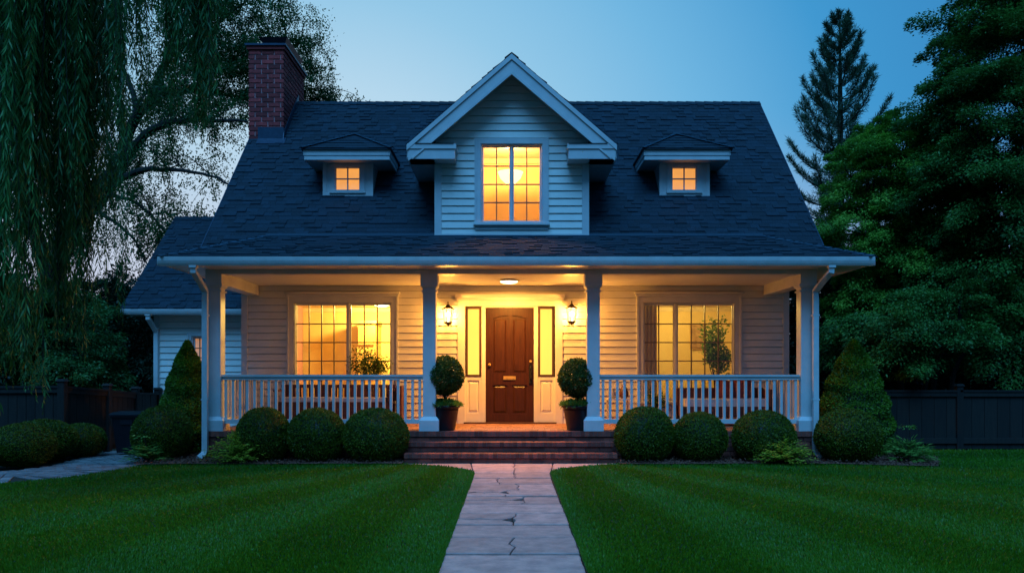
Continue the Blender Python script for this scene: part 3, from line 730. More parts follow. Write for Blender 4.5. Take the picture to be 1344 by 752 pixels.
# ------------------------------------------------------------------ roofs
def unit(v): v = np.array(v, float); return v/np.linalg.norm(v)
def roof_face(name, p0, U, V, length, span, parent, hole=None, course=.122, edge=(.009,.022), deck=True, parts=None):
    """p0 origin on the eave, U along, V up slope; span(v)->(u0,u1)"""
    p0 = np.array(p0, float); U = unit(U); V = unit(V); N = np.cross(U, V); N *= np.sign(N[2])
    mb = MB(); v = 0
    while v < length:
        u0, u1 = span(min(v+course*.5, length)); u = u0 - random.random()*.15
        v1 = min(v+course*1.15, length)
        while u < u1:
            wd_ = random.uniform(.10, .27); a, b = max(u, u0), min(u+wd_, u1); u += wd_
            if b-a < .01: continue
            pm = p0 + U*(a+b)/2 + V*(v+course*.5)
            if hole and hole(pm): continue
            t = random.choice((edge[0], edge[0], edge[1])) + random.uniform(0,.003); dv = random.uniform(-.006,.006)
            t2 = .003 + t*.25
            A = p0+U*(a+.002)+V*(v+dv); B = p0+U*(b-.002)+V*(v+dv); C = p0+U*(b-.002)+V*v1; D_ = p0+U*(a+.002)+V*v1
            mb.add([A+N*t, B+N*t, C+N*t2, D_+N*t2, A, B, C, D_], [(0,1,2,3),(4,5,1,0),(3,7,4,0),(1,5,6,2)], 0, random.random()**1.2)
        v += course
    if deck:
        nv = int(length/.1)+1; st_ = length/nv
        for i in range(nv):
            va, vb = i*st_, (i+1)*st_; a0, b0 = span(va); a1, b1 = span(vb)
            nu = max(1, int((b0-a0)/.1)) if hole else 1
            for j in range(nu):
                ta, tb_ = j/nu, (j+1)/nu
                q = [p0+U*(a0+(b0-a0)*ta)+V*va, p0+U*(a0+(b0-a0)*tb_)+V*va, p0+U*(a1+(b1-a1)*tb_)+V*vb, p0+U*(a1+(b1-a1)*ta)+V*vb]
                if hole and hole(sum(q)/4): continue
                mb.add(q, [(0,1,2,3)], 0, .2)
    if parts is not None:
        b0_ = len(parts.v); parts.v += mb.v; parts.f += [tuple(i+b0_ for i in f) for f in mb.f]; parts.m += mb.m; parts.r += mb.r
        return parts
    return mb.build(name, 'shingle', parent)
def capline(mb, a, b, w_=.13, lift=.02, step=.14, drop=.5):
    a, b = np.array(a, float), np.array(b, float); L = np.linalg.norm(b-a); t = (b-a)/L
    side = unit(np.cross(t, (0,0,1))); up = np.cross(side, t); n = max(1, int(L/step))
    for i in range(n):
        p, q = a+t*L*i/n, a+t*(L*(i+1)/n+.02)
        z0 = up*(lift+.012); z1 = up*lift
        dn = up*w_*drop
        vs = [p+z0, p+side*w_-dn+z0, p-side*w_-dn+z0, q+z1, q+side*w_-dn+z1, q-side*w_-dn+z1]
        vs += [x-up*.012 for x in vs[:3]]
        mb.add(vs, [(0,1,4,3),(2,0,3,5),(0,2,8,6),(1,0,6,7)], 0, random.random())
SL = 1.008
XL, XR = -5.39, 5.41
def zmain(Y): return 3.64 + (Y-14.2)*SL
YR = 17.85; ZR = zmain(YR)
DA = 6.82; DS = .867                                    # central dormer apex height and slope
def zdorm(X): return DA - abs(X+.005)*DS
def hole_main(p):
    X, Y, Z = p
    if abs(X+.005) < 1.30 and Y > 14.30 and Z < zdorm(X) - .10: return True
    for cx in (-3.075, 3.235):
        if abs(X-cx) < .42 and 15.36 < Y < 15.95: return True
    return False
Y0 = 13.84; Lm = math.hypot(YR-Y0, (YR-Y0)*SL)
roof_face('main_roof', (XL, Y0, zmain(Y0)), (1,0,0), (0,1,SL), Lm, lambda v: (0, XR-XL), house, hole_main)
cp = MB(); capline(cp, (XL, YR, ZR-.01), (XR, YR, ZR-.01), .12, .02, .2, .85)
roof_face('', (XR, 2*YR-Y0, zmain(Y0)), (-1,0,0), (0,-1,SL), Lm, lambda v: (0, XR-XL), house, None, parts=cp, course=.27)
cp.build('rear_roof', 'shingle', house)
# rake boards and gable soffits
m = MB(); sn = math.sin(math.atan(SL)); cs = math.cos(math.atan(SL))
for x0, x1 in ((XL+.005, XL+.035), (XR-.035, XR-.005)):
    m.prism_x([(Y0,zmain(Y0)-.22),(YR,ZR-.22),(2*YR-Y0,zmain(Y0)-.22),(2*YR-Y0,zmain(Y0)-.004),(YR,ZR-.004),(Y0,zmain(Y0)-.004)], x0, x1)
for x0, x1 in ((XL+.035, WL), (WR, XR-.035)):
    m.prism_x([(14.4,zmain(14.4)-.20),(YR,ZR-.20),(2*YR-Y0,zmain(Y0)-.20),(2*YR-Y0,zmain(Y0)-.18),(YR,ZR-.18),(14.4,zmain(14.4)-.18)], x0, x1)
m.build('rake_board', 'paint', house)
# drip edge
m = MB()
for x0, x1 in ((XL-.012, XL+.005), (XR-.005, XR+.012)):
    m.prism_x([(Y0,zmain(Y0)-.05),(YR,ZR-.05),(YR,ZR+.02),(Y0,zmain(Y0)+.02)], x0, x1)
m.build('drip_edge', 'flashing', house)

# porch roof with hipped ends
PT = 14.2; PZ = 3.185; PZT = 3.765; TX0, TX1 = -4.30, 4.38
Lp = math.hypot(PT-YE, PZT-PZ)
pr_ = MB()
roof_face('', (EX0, YE, PZ), (1,0,0), (0,PT-YE,PZT-PZ), Lp, lambda v: ((TX0-EX0)*v/Lp, (EX1-EX0)-(EX1-TX1)*v/Lp), house, parts=pr_, course=.12)
for sx, ex, tx in ((1, EX0, TX0), (-1, EX1, TX1)):
    run = abs(tx-ex); Ls = math.hypot(run, PZT-PZ)
    if sx > 0: roof_face('', (ex, YW+.45, PZ), (0,-1,0), (run,0,PZT-PZ), Ls, lambda v: (0, YW+.45-YE-(PT-YE)*v/Ls), house, parts=pr_, course=.12)
    else: roof_face('', (ex, YE, PZ), (0,1,0), (-run,0,PZT-PZ), Ls, lambda v: ((PT-YE)*v/Ls, YW+.45-YE), house, parts=pr_, course=.12)
pro = pr_.build('porch_roof', 'shingle', house)
for ex_, tx_ in ((EX0, TX0), (EX1, TX1)): m = MB(); capline(m, (ex_, YE, PZ), (tx_, PT, PZT), .10, .018, .14, .3); m.build('hip_cap', 'hip_cap', pro)
m = MB(); m.prism_x([(PT-.05,PZT-.012),(PT+.012,PZT+.014),(PT+.035,PZT+.05),(PT+.03,PZT+.055),(PT+.0,PZT+.024),(PT-.05,PZT+.012)], TX0, TX1); m.build('break_flashing', 'hip_cap', pro)

# chimney
ch = MB(); cx0, cx1, cy0, cy1, cz = -5.41, -4.69, 16.72, 18.37, 8.02
ch.box(cx0+.02, cx1-.02, cy0+.02, cy1-.02, 0, cz, 0)
kw = dict(L=.262, Hh=.098, gj=.012)
brick_face(ch, cx0, cx1, cy0+.02, 4.59, cz, **kw); brick_face(ch, cy0, cy1, cx1-.02, 5.374, cz, axis='y', **kw); brick_face(ch, cy0, cy1, cx0+.02, 4.0, cz, axis='y', flip=-1, **kw)
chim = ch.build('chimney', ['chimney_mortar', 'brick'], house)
m = MB(); m.box(cx0-.03, cx1+.03, cy0-.03, cy1+.03, cz, cz+.07, 1); m.box(cx0-.06, cx1+.06, cy0-.06, cy1+.06, cz+.07, cz+.11, 0)
m.build('chimney_crown', ['flashing', 'brick'], chim)
m = MB(); m.frustum(cx0+.28, cx1-.08, cy0+.3, cy1-.35, cz+.11, cx0+.30, cx1-.10, cy0+.3, cy1-.35, cz+.16)
m.frustum(cx0+.27, cx1-.06, cy0+.25, cy1-.3, cz+.15, cx0+.16, cx1+.04, cy0+.12, cy1-.2, cz+.31); m.build('chimney_cap', 'black_metal', chim)
m = MB(); m.box(cx0+.2, cx1+.01, cy0-.03, cy0+.0, zmain(cy0)-.08, zmain(cy0)+.24)
m.prism_x([(cy0-.08,zmain(cy0-.08)+.0),(YR,ZR+.0),(YR,ZR+.16),(cy0-.02,zmain(cy0)+.16)], cx1+.002, cx1+.02); 
m.add([(cx0+.2,cy0-.16,zmain(cy0-.16)+.03),(cx1+.06,cy0-.16,zmain(cy0-.16)+.03),(cx1+.06,cy0-.01,zmain(cy0)+.03),(cx0+.2,cy0-.01,zmain(cy0)+.03)], [(0,1,2,3)])
m.build('flashing', 'flashing', chim)

# central dormer
YD = 14.25; DX0, DX1 = XW(571.5, YD), XW(772, YD); DZ0 = ZW(309.5, YD)
dh = (XW(631, YD), XW(712, YD), ZW(293, YD), ZW(189.5, YD))
def gab(z):
    hw = (DA - .28 - z)/DS
    return (max(DX0+.02, -.005-hw), min(DX1-.02, -.005+hw)) if hw > 0 else (0, 0)
m = MB(); clapboard(m, DX0, DX1, DZ0, DA-.32, YD, [dh], .131, gab)
m.build('dormer_siding', 'siding', house)
m = MB(); wall_panel(m, DX0, DX1, DZ0-.1, 5.5, YD, YD+.12, [dh]); m.prism_y([(DX0,5.5),(DX1,5.5),(.45,DA-.42+.0),(-.005,DA-.15),(-.46,DA-.42)], YD, YD+.12)
for xa in (DX0, DX1-.1): m.prism_x([(YD+.12,DZ0-.1),(16.2,5.64),(YD+.12,5.5)], xa, xa+.1)
m.build('dormer_wall', 'siding', house)
zz = 5.20; m = MB()
m.box(DX0-.012, DX1+.012, YD-.05, YD+.02, DZ0-.03, DZ0+.02); m.build('base_board', 'paint', house)
for xa, xb in ((DX0-.012, DX0+.11), (DX1-.11, DX1+.012)): m = MB(); m.box(xa, xb, YD-.042, YD+.06, DZ0+.02, zz); m.build('corner_board', 'paint', house)
window(house, YD, *dh, [(XW(634, YD)+.01, XW(668.5, YD), 2), (XW(674.5, YD), XW(709, YD)-.01, 2)], 4, casing=.095, crown=False, lab='tall central dormer window of two eight-pane sashes')
DYF = 13.86
dr = MB(); EZ = 5.27; ew = (DA-EZ)/DS
dlen = math.hypot(ew, DA-EZ)
def dhole(s):
    return lambda p: p[2] < zmain(p[1]) - .06
for s in (-1, 1):
    if s < 0: roof_face('', (-.005-ew, 17.5, EZ), (0,-1,0), (ew,0,DA-EZ), dlen, lambda v: (0, 17.5-DYF), house, dhole(s), parts=dr)
    else: roof_face('', (-.005+ew, DYF, EZ), (0,1,0), (-ew,0,DA-EZ), dlen, lambda v: (0, 17.5-DYF), house, dhole(s), parts=dr)
capline(dr, (-.005, DYF-.02, DA-.015), (-.005, 17.4, DA-.015), .12, .02, .16, .75)
dr.build('dormer_roof', 'shingle', house)
# dormer rake trim: fascia boards, soffits, cornice returns
m = MB(); a_ = math.atan(DS); nx, nz = math.sin(a_), math.cos(a_)
for s in (-1, 1):
    def P(d, off): # d distance along from apex (horizontal), off depth below the roof line (vertical)
        return (-.005 + s*d, DA - d*DS - off)
    def pr(lst, y0, y1): m.prism_y(lst if s < 0 else lst[::-1], y0, y1)
    pr([P(0,.01), P(ew+.0,.01), P(ew+.0,.10), P(0,.10)][::-1], DYF-.02, DYF+.03)
    pr([P(0,.10), P(ew-.01,.10), P(ew-.03,.30), P(0,.34)][::-1], DYF+.005, DYF+.03)
    pr([P(0,.30), P(ew-.1,.30), P(ew-.1,.335), P(0,.355)][::-1], DYF-.01, DYF+.03)
    pr([P(0,.20), P(ew,.20), P(ew,.225), P(0,.225)][::-1], DYF+.03, YD)         # rake soffit
    xa, xb = sorted((-.005+s*(ew-.03), -.005+s*(ew-.82)))
    m.box(xa, xb, DYF+.008, YD, 5.03, 5.24); m.box(xa-.02, xb+.02, DYF-.012, YD, 5.20, 5.285)
    # eave box running back to the main roof
    xe, xi = -.005+s*ew, -.005+s*(1.33)
    x_a, x_b = sorted((xe, xi)); m.prism_x([(DYF+.04,5.03),(15.55,5.03),(15.78,5.25),(DYF+.04,5.25)], x_a, x_b)
m.build('dormer_trim', 'paint', house)
m = MB()
for s in (-1, 1):
    x_a, x_b = sorted((-.005+s*(ew-.80), -.005+s*(ew-.16))); m.frustum(x_a-.02, x_b, DYF-.03, YD, 5.288, x_a+.02, x_b, DYF+.16, YD, 5.34)
m.build('return_roof', 'shingle', house)

# two small hipped dormers
def small_dormer(cx, hx0, hx1, apx, lab):
    y = 15.25; x0, x1 = cx-.47, cx+.46; z0, z1 = ZW(257.5, y), ZW(209.5, y)
    yh, zh0, zh1 = 14.9, ZW(209.6, 14.9), ZW(194, 14.9)
    hw = .235; wo = (cx-.012-hw, cx-.012+hw, ZW(250.5, y), ZW(219.5, y))
    m = MB(); wall_panel(m, x0, x1, z0, z1, y, y+.1, [wo])
    for xa in (x0, x1-.06): m.prism_x([(y+.1,z0+.05),(zinv(z1),z1),(y+.1,z1)], xa, xa+.06)
    m.box(x0-.006, x0+.06, y-.012, y, z0, z1); m.box(x1-.06, x1+.006, y-.012, y, z0, z1); m.box(x0-.006, x1+.006, y-.016, y, z0-.01, z0+.05)
    b = m.build('dormer', 'paint', house, label=lab)
    window_s(b, y, wo)
    m = MB(); yb = zinv(zh1)
    m.prism_x([(yh+.03,zh0+.02),(zinv(zh0+.02)+.02,zh0+.02),(yb,zh1-.01),(yh+.03,zh1-.01)], hx0+.03, hx1-.03)
    m.box(hx0, hx1, yh, yh+.03, zh0+.08, zh1-.02); m.box(hx0+.015, hx1-.015, yh+.012, yh+.04, zh0, zh0+.08)
    for xa, xb, d_ in ((hx0, hx0+.03, .012), (hx1-.03, hx1, -.012)):
        m.prism_x([(yh+.03,zh0+.08),(zinv(zh0+.08)+.02,zh0+.08),(yb,zh1-.02),(yh+.03,zh1-.02)], xa, xb)
        m.prism_x([(yh+.03,zh0),(zinv(zh0)+.02,zh0),(yb-.1,zh0+.08),(yh+.03,zh0+.08)], min(xa+d_, xb+d_), max(xa+d_, xb+d_))
    m.build('dormer_cornice', 'paint', b)
    # hood: hip roof
    m = MB(); e = .035; zb = zh1-.02
    A = np.array((hx0-e, yh-e, zb)); B = np.array((hx1+e, yh-e, zb)); ap = np.array((apx, 15.72, ZW(175.5, 15.72)-.01))
    yb2 = zinv(zb)+.05
    m.add([A, B, A-np.array((0,0,.02)), B-np.array((0,0,.02)), (hx1+e,yb2,zb), (hx1+e,yb2,zb-.02), (hx0-e,yb2,zb), (hx0-e,yb2,zb-.02)], [(2,3,1,0),(3,5,4,1),(7,2,0,6),(2,7,5,3)])
    # front slope in courses
    n = 6; W_ = (B-A)[0]
    for i in range(n):
        t0, t1 = i/n, (i+1)/n+.03
        t1 = min(t1, 1)
        L0, R0 = A+(ap-A)*t0, B+(ap-B)*t0; L1, R1 = A+(ap-A)*t1, B+(ap-B)*t1
        u = 0.
        while u < 1-1e-6:
            du = min(random.uniform(.12,.3)/max(.05, (R0-L0)[0]), 1-u); nrm = np.array((0,-.5,.86)); th_ = random.choice((.010,.018))
            a_, b_ = L0+(R0-L0)*u, L0+(R0-L0)*(u+du); c_, d_ = L1+(R1-L1)*(u+du), L1+(R1-L1)*u
            m.add([a_+nrm*th_, b_+nrm*th_, c_+nrm*.002, d_+nrm*.002, a_, b_], [(0,1,2,3),(4,5,1,0)], 0); u += du
    bk = np.array((apx, zinv(ap[2])+.05, ap[2]))
    m.add([A, ap, bk, (hx0-e,yb2,zb)], [(0,1,2,3)]); m.add([B, ap, bk, (hx1+e,yb2,zb)], [(1,0,3,2)])
    m.build('dormer_hood', 'shingle', b)
    for q_ in (A, B): m = MB(); capline(m, q_, ap, .075, .018, .12, .25); m.build('hip_cap', 'hip_cap', b)
def zinv(z): return (z-3.64)/SL + 14.2
def window_s(parent, y, wo):
    m = MB(); x0, x1, z0, z1 = wo; c_ = .085
    m.box(x0-c_, x0, y-.02, y+.06, z0, z1); m.box(x1, x1+c_, y-.02, y+.06, z0, z1); m.box(x0-c_, x1+c_, y-.02, y+.06, z1, z1+.06)
    m.box(x0-c_-.015, x1+c_+.015, y-.045, y+.06, z0-.05, z0)
    xm, zm_ = (x0+x1)/2, (z0+z1)/2
    m.box(xm-.012, xm+.012, y+.0, y+.03, z0, z1); m.box(x0, xm-.012, y+.004, y+.026, zm_-.012, zm_+.012); m.box(xm+.012, x1, y+.004, y+.026, zm_-.012, zm_+.012)
    for a, b, c2, d2 in ((x0, x0+.02, z0, z1), (x1-.02, x1, z0, z1), (x0+.02, x1-.02, z0, z0+.02), (x0+.02, x1-.02, z1-.02, z1)): m.box(a, b, y+.0, y+.05, c2, d2)
    m.build('window', 'paint', parent)
    q = MB(); q.box(x0, x1, y+.05, y+.06, z0, z1); q.build('window_pane', 'shade_orange', parent)
small_dormer(-3.065, XW(398, 14.9), XW(512, 14.9), XW(466.5, 15.72), 'left small hipped dormer with four glowing panes')
small_dormer(3.235, XW(845, 14.9), XW(959, 14.9), XW(886.5, 15.72), 'right small hipped dormer with four glowing panes')

# left wing
WY = 17.0; GX0 = -7.45; WE = 16.6; WEZ = 2.70; WRY = 19.3; WRZ = 5.08; WX0 = -7.98
wh = (XW(252, WY), XW(276, WY), ZW(485, WY), ZW(441, WY))
m = MB(); clapboard(m, GX0+.1, WL-.0, .12, 2.66, WY, [wh]); m.build('wing_siding', 'siding', house)
m = MB(); wall_panel(m, GX0, WL, 0, 2.64, WY, WY+.12, [wh]); m.prism_x([(WY+.12,0),(21.6,0),(21.6,2.64),(WRY,WRZ-.2),(WY+.12,2.64)], GX0, GX0+.12)
m.build('wing_wall', 'siding', house)
m = MB(); m.box(GX0-.015, GX0+.11, WY-.03, WY+.1, .05, 2.62); m.build('corner_board', 'paint', house)
window(house, WY, *wh, [(wh[0]+.05, wh[1]-.05, 3)], 3, casing=.07, crown=False, glass='shade_peach', lab='small dim peach lit window on the left wing')
Lw = math.hypot(WRY-WE, WRZ-WEZ)
wr = MB(); roof_face('', (WX0, WE, WEZ), (1,0,0), (0,WRY-WE,WRZ-WEZ), Lw, lambda v: (0, WL-WX0), house, parts=wr)
roof_face('', (WL, 2*WRY-WE, WEZ), (-1,0,0), (0,-(WRY-WE),WRZ-WEZ), Lw, lambda v: (0, WL-WX0), house, parts=wr, course=.27)
capline(wr, (WX0, WRY, WRZ-.01), (WL, WRY, WRZ-.01), .12, .02, .2, .8)
wr.build('wing_roof', 'shingle', house)
m = MB(); m.prism_x([(WE+.05,WEZ-.12),(WRY,WRZ-.18),(2*WRY-WE,WEZ-.12),(2*WRY-WE,WEZ),(WRY,WRZ-.004),(WE+.05,WEZ)], WX0+.005, WX0+.03)
m.box(WX0+.03, WL, WE+.12, WE+.145, WEZ-.12, WEZ-.005); m.box(WX0+.03, WL, WE+.145, WY, WEZ-.12, WEZ-.10)
m.prism_x([(WY,WEZ+.16),(WRY,WRZ-.2),(WRY,WRZ-.18),(WY,WEZ+.19)], WX0+.03, GX0); m.build('wing_trim', 'paint', house)
m = MB(); gutter_x(m, WX0, WL-.02, WE-.0, WEZ-.115, .12, .11); m.build('gutter', 'gutter', house)
downspout(XW(194, 16.66), 16.68, 2.6, XW(205, 16.93), 16.93, house, -1)

# interiors behind the big windows
def room(x0, x1, y1, z0, z1, y0=YW+.14, lab='room'):
    m = MB()
    m.add([(x0,y0,z0),(x1,y0,z0),(x1,y1,z0),(x0,y1,z0)], [(0,1,2,3)], 1)
    m.add([(x0,y0,z1),(x1,y0,z1),(x1,y1,z1),(x0,y1,z1)], [(0,3,2,1)], 2)
    m.add([(x0,y1,z0),(x1,y1,z0),(x1,y1,z1),(x0,y1,z1)], [(0,1,2,3)], 0)
    m.add([(x0,y0,z0),(x0,y1,z0),(x0,y1,z1),(x0,y0,z1)], [(0,1,2,3)], 0)
    m.add([(x1,y0,z0),(x1,y0,z1),(x1,y1,z1),(x1,y1,z0)], [(0,1,2,3)], 0)
    m.box(x0, x1, y1-.03, y1-.002, z0, z0+.14, 2); m.box(x0, x1, y1-.06, y1-.002, z1-.1, z1-.004, 2)
    return m.build(lab, ['room_wall', 'room_floor', 'room_ceiling'], house)
room(-4.85, -1.35, 18.4, .44, 2.86, lab='living_room'); room(1.35, 4.9, 18.2, .44, 2.86, lab='bedroom')
room(-1.22, 1.2, 15.85, 3.80, 5.55, YD+.12, lab='dormer_room')
def drape(x0, x1, y, z0, z1, folds, m_='curtain', amp=.03):
    m = MB(); n = folds*8; vs = []; 
    for i in range(n+1):
        x = x0+(x1-x0)*i/n; yy = y + amp*math.sin(i/8*2*math.pi)
        vs += [(x,yy,z0),(x,yy,z1)]
    m.add(vs, [(2*i,2*i+2,2*i+3,2*i+1) for i in range(n)])
    return m
for x0, x1, lb in ((wx(842), wx(866), 'drape at the left edge inside the right porch window'),):
    drape(x0, x1, 15.50, .7, 2.75, 5).build('curtain', 'curtain', house, True, label=lb)
WARM = (1.0, .66, .15)
# left room contents
m = MB(); m.box(-3.35, -2.95, 17.6, 18.35, .44, 2.45); m.box(-3.37, -2.93, 17.56, 18.36, 2.45, 2.52)
for z in (.6, 1.3, 2.0): m.box(-3.32, -2.98, 17.57, 17.6, z, z+.4)
m.build('cabinet', 'cabinet', None, label='tall tan cabinet seen through the left porch window', cat='cabinet')
m = MB(); m.box(-2.30, -1.62, 18.33, 18.39, 1.70, 2.10, 0); m.box(-2.34, -1.58, 18.36, 18.395, 1.66, 2.14, 1)
m.build('framed_picture', ['art', 'cabinet'], None, label='framed picture on the wall behind the left porch window', cat='picture')
m = MB(); m.box(-2.75, -1.5, 17.9, 18.35, .44, 1.32); m.box(-2.78, -1.47, 17.87, 18.36, 1.32, 1.37)
m.build('sideboard', 'cabinet', None, label='low sideboard below the picture in the left room', cat='sideboard')
def flush_light(x, y, z, lab, e=40, nm='ceiling_light', r=.16, col=WARM):
    o = empty(nm, (x, y, z), lab, 'light')
    m = MB(); m.lathe([(r*.9, 0), (r*.9, -.012), (r, -.014), (r, -.03), (r*.92, -.034)], (x,y,z), 24); m.build('frame', 'paint', o)
    m = MB(); m.lathe([(r*.92, -.0345), (r*.7, -.055), (r*.3, -.066), (.001, -.068)], (x,y,z), 24); m.build('diffuser', 'fixture_glow', o, True)
    if nm == 'porch_light': lamp('light', (x,y,z-.085), e, col, o, .26, 'AREA').data.shape = 'DISK'
    else: lamp('light', (x,y,z-.12), e, col, o, .08)
    return o
flush_light(-2.75, 17.2, 2.858, 'flush ceiling light inside the left porch window', 300, r=.2)
flush_light(3.3, 16.9, 2.858, 'flush ceiling light inside the right porch window', 70, r=.12)
# right room: wardrobe, indoor tree
m = MB(); m.box(4.0, 4.28, 18.12, 18.19, 1.95, 2.45, 0); m.box(3.97, 4.31, 18.15, 18.195, 1.92, 2.48, 1)
m.build('framed_picture', ['art', 'cabinet'], None, label='framed picture on the wall of the right room', cat='picture')
def leafy_tree_small(name, cx, cy, z0, h, rad, n, lab, cat, potr=.14, poth=.26, leaf=.055, mt='leaf_topiary', potm='ceramic'):
    o = empty(name, (cx,cy,z0), lab, cat)
    m = MB(); m.lathe([(potr*.7,0),(potr,poth),(potr*1.05,poth),(potr*.95,poth-.02),(.001,poth-.02)], (cx,cy,z0), 18); m.build('pot', potm, o, True)
    m = MB()
    tips = []
    for i in range(9):
        a = i*2.4; rr_ = rad*(.35+.55*random.random()); zt_ = z0+h*(.55+.4*random.random())
        t = (cx+rr_*math.cos(a), cy+rr_*math.sin(a), zt_); tips.append(t)
        m.tube([(cx,cy,z0+poth-.03),(cx+.02*math.cos(a),cy,z0+poth+h*.2),(cx+rr_*.5*math.cos(a),cy+rr_*.5*math.sin(a),z0+h*.5),t], [.012,.01,.006,.003], 5)
    m.build('stem', 'twig', o)
    T = np.array(tips); idx = rng.integers(0, len(T), n); base = np.array([cx,cy,z0+poth+h*.15])
    tt = .45+.6*rng.random(n)[:,None]; Pn = base + (T[idx]-base)*tt + rng.normal(scale=rad*.2, size=(n,3)); Pn[:,1] = np.maximum(Pn[:,1], cy-rad)
    D_ = rand_unit(n)+np.array([0,0,.3]); V_, F_ = leaves(Pn, D_, rand_unit(n), leaf*(.6+.7*rng.random(n)), leaf*.45)
    mk('foliage', V_, F_, mt, None, rng.random(n), o)
    return o
leafy_tree_small('potted_tree', 4.14, 16.6, .45, 2.1, .30, 1500, 'tall leafy houseplant behind the right porch window', 'plant', .17, .35, .09, 'leaf_hosta')
# dormer pendant
pc = (XW(670, 15.0)+.0, 15.0, ZW(232, 15.0)); o = empty('pendant_light', (pc[0],pc[1],5.55), 'glowing bowl pendant light seen in the central dormer window', 'light')
m = MB(); m.lathe([(.001,-.20),(.012,-.19),(.02,-.165),(.03,-.15),(.10,-.12),(.19,-.03),(.235,.08),(.22,.082),(.17,-.01),(.02,-.11)], pc, 24); m.build('bowl', 'bowl_glow', o, True)
m = MB(); m.tube([(pc[0],pc[1],pc[2]+.0),(pc[0],pc[1],5.54)], .012, 6); m.lathe([(.06,0),(.05,-.03),(.001,-.035)], (pc[0],pc[1],5.549), 12); m.build('rod', 'bronze', o)
lamp('light', (pc[0], pc[1]-.12, pc[2]+.16), 140, (1.0,.48,.14), o, .1)

# porch ceiling light and wall lanterns
PORCH = (1.0, .43, .065)
m_o = flush_light(XW(668, 14.2), 14.2, 3.011, 'glowing round ceiling light above the front door', 135, 'porch_light', .17, PORCH)
lan = empty('wall_lantern', (0, 0, 0), 'black wall lantern left of the front door', 'lantern', 'wall lanterns beside the front door')
m = MB(); m.cbox(-.045, .045, -.02, 0, -.16, .12, .01); m.tube([(0,-.02,.06),(0,-.06,.12),(0,-.11,.16),(0,-.13,.14)], .010, 8); m.tube([(0,-.02,-.1),(0,-.07,-.14),(0,-.12,-.10)], .008, 8)
m.build('bracket', 'bronze', lan)
m = MB(); c0 = (0,-.13,0); m.lathe([(.001,.235),(.008,.23),(.012,.205),(.006,.195),(.016,.175),(.03,.16),(.035,.15),(.06,.135),(.10,.105),(.105,.10),(.088,.095)], c0, 8); m.build('roof', 'bronze', lan)
m = MB()
for i in range(6):
    a = i*math.pi/3+.3; m.tube([(.082*math.cos(a),-.13+.082*math.sin(a),.10),(.058*math.cos(a),-.13+.058*math.sin(a),-.13)], .0055, 5)
m.lathe([(.06,-.13),(.064,-.125),(.062,-.145),(.045,-.155),(.02,-.175),(.008,-.195),(.001,-.2)], c0, 12); m.build('cage', 'bronze', lan)
m = MB(); m.lathe([(.054,-.125),(.078,.098)], c0, 6); m.build('glass', 'lantern_glass', lan)
m = MB(); m.lathe([(.012,-.12),(.014,-.05),(.03,-.03),(.036,.0),(.030,.03),(.012,.055),(.001,.06)], c0, 12); m.build('bulb', 'bulb', lan, True)
lamp('light', (0,-.13,.0), 205, PORCH, lan, .075)
lan.scale = (1.22, 1.1, 1.06); lan2 = copy_tree(lan); lan2['label'] = 'black wall lantern right of the front door'
lan.location = (wx(589), YW-.025, wz(414)); lan2.location = (wx(749.5), YW-.025, wz(413))

# ------------------------------------------------------------------ porch furniture
FY = .452
o = empty('bench', (-3.15, 14.55, FY), 'dark red wooden porch bench with pale seat pad below the left window', 'bench')
m = MB(); m.box(-4.18, -2.12, 14.30, 14.78, .84, .88); m.build('seat', 'red_wood', o)
m = MB(); m.box(-4.18, -2.12, 14.76, 14.80, 1.12, 1.18)
for i in range(19): x = -4.12+i*.108; m.box(x, x+.085, 14.765, 14.79, .88, 1.12)
m.build('backrest', 'red_wood', o)
for x in (-4.18, -2.18):
    for y in (14.30, 14.74):
        m = MB(); m.cbox(x, x+.06, y, y+.06, FY, .84 if y > 14.5 else 1.06, .006); m.build('leg', 'red_wood', o)
m = MB(); m.box(-4.12, -2.18, 14.31, 14.34, .58, .84)
for x in (-4.19, -2.19): m.box(x, x+.08, 14.28, 14.78, 1.06, 1.09)
m.build('apron', 'red_wood', o)
m = MB(); m.cbox(-4.08, -3.16, 14.31, 14.74, .881, .955, .03); m.cbox(-3.14, -2.24, 14.31, 14.74, .881, .95, .03); m.build('seat_cushion', 'cushion', o)
m = MB(); m.cbox(-2.05, -1.95, 14.4, 14.9, FY, 1.16, .01); m.build('red_panel', 'red_wood', o)
st = empty('plant_stand', (-2.62, 15.0, FY), 'small round plant stand beside the bench below the left window', 'plant stand')
m = MB(); m.lathe([(.17,.50),(.17,.53),(.001,.53)], (-2.62,15.0,FY), 16); m.build('top', 'red_wood', st)
for i in range(3):
    a = i*2.094+.5; m = MB(); m.tube([(-2.62+.13*math.cos(a),15.0+.13*math.sin(a),FY),(-2.62+.08*math.cos(a),15.0+.08*math.sin(a),FY+.5)], .014, 6); m.build('leg', 'red_wood', st)
leafy_tree_small('potted_plant', -2.62, 14.98, FY+.53, .82, .36, 1500, 'bushy potted plant rising above the railing in front of the left window', 'plant', .13, .18, .055)
o = empty('outdoor_sofa', (3.8, 14.6, FY), 'dark framed porch sofa with pale cushions below the right window', 'sofa')
m = MB(); m.box(3.02, 4.55, 14.28, 14.85, .62, .80); m.box(3.0, 4.57, 14.82, 14.88, .62, 1.12); m.build('frame', 'red_wood', o)
for x in (3.0, 4.50):
    for y in (14.27, 14.82): m = MB(); m.cbox(x, x+.07, y, y+.06, FY, .8, .006); m.build('leg', 'black_metal', o)
m = MB(); m.cbox(4.50, 4.58, 14.26, 14.88, .8, 1.10, .02); m.build('armrest', 'red_wood', o)
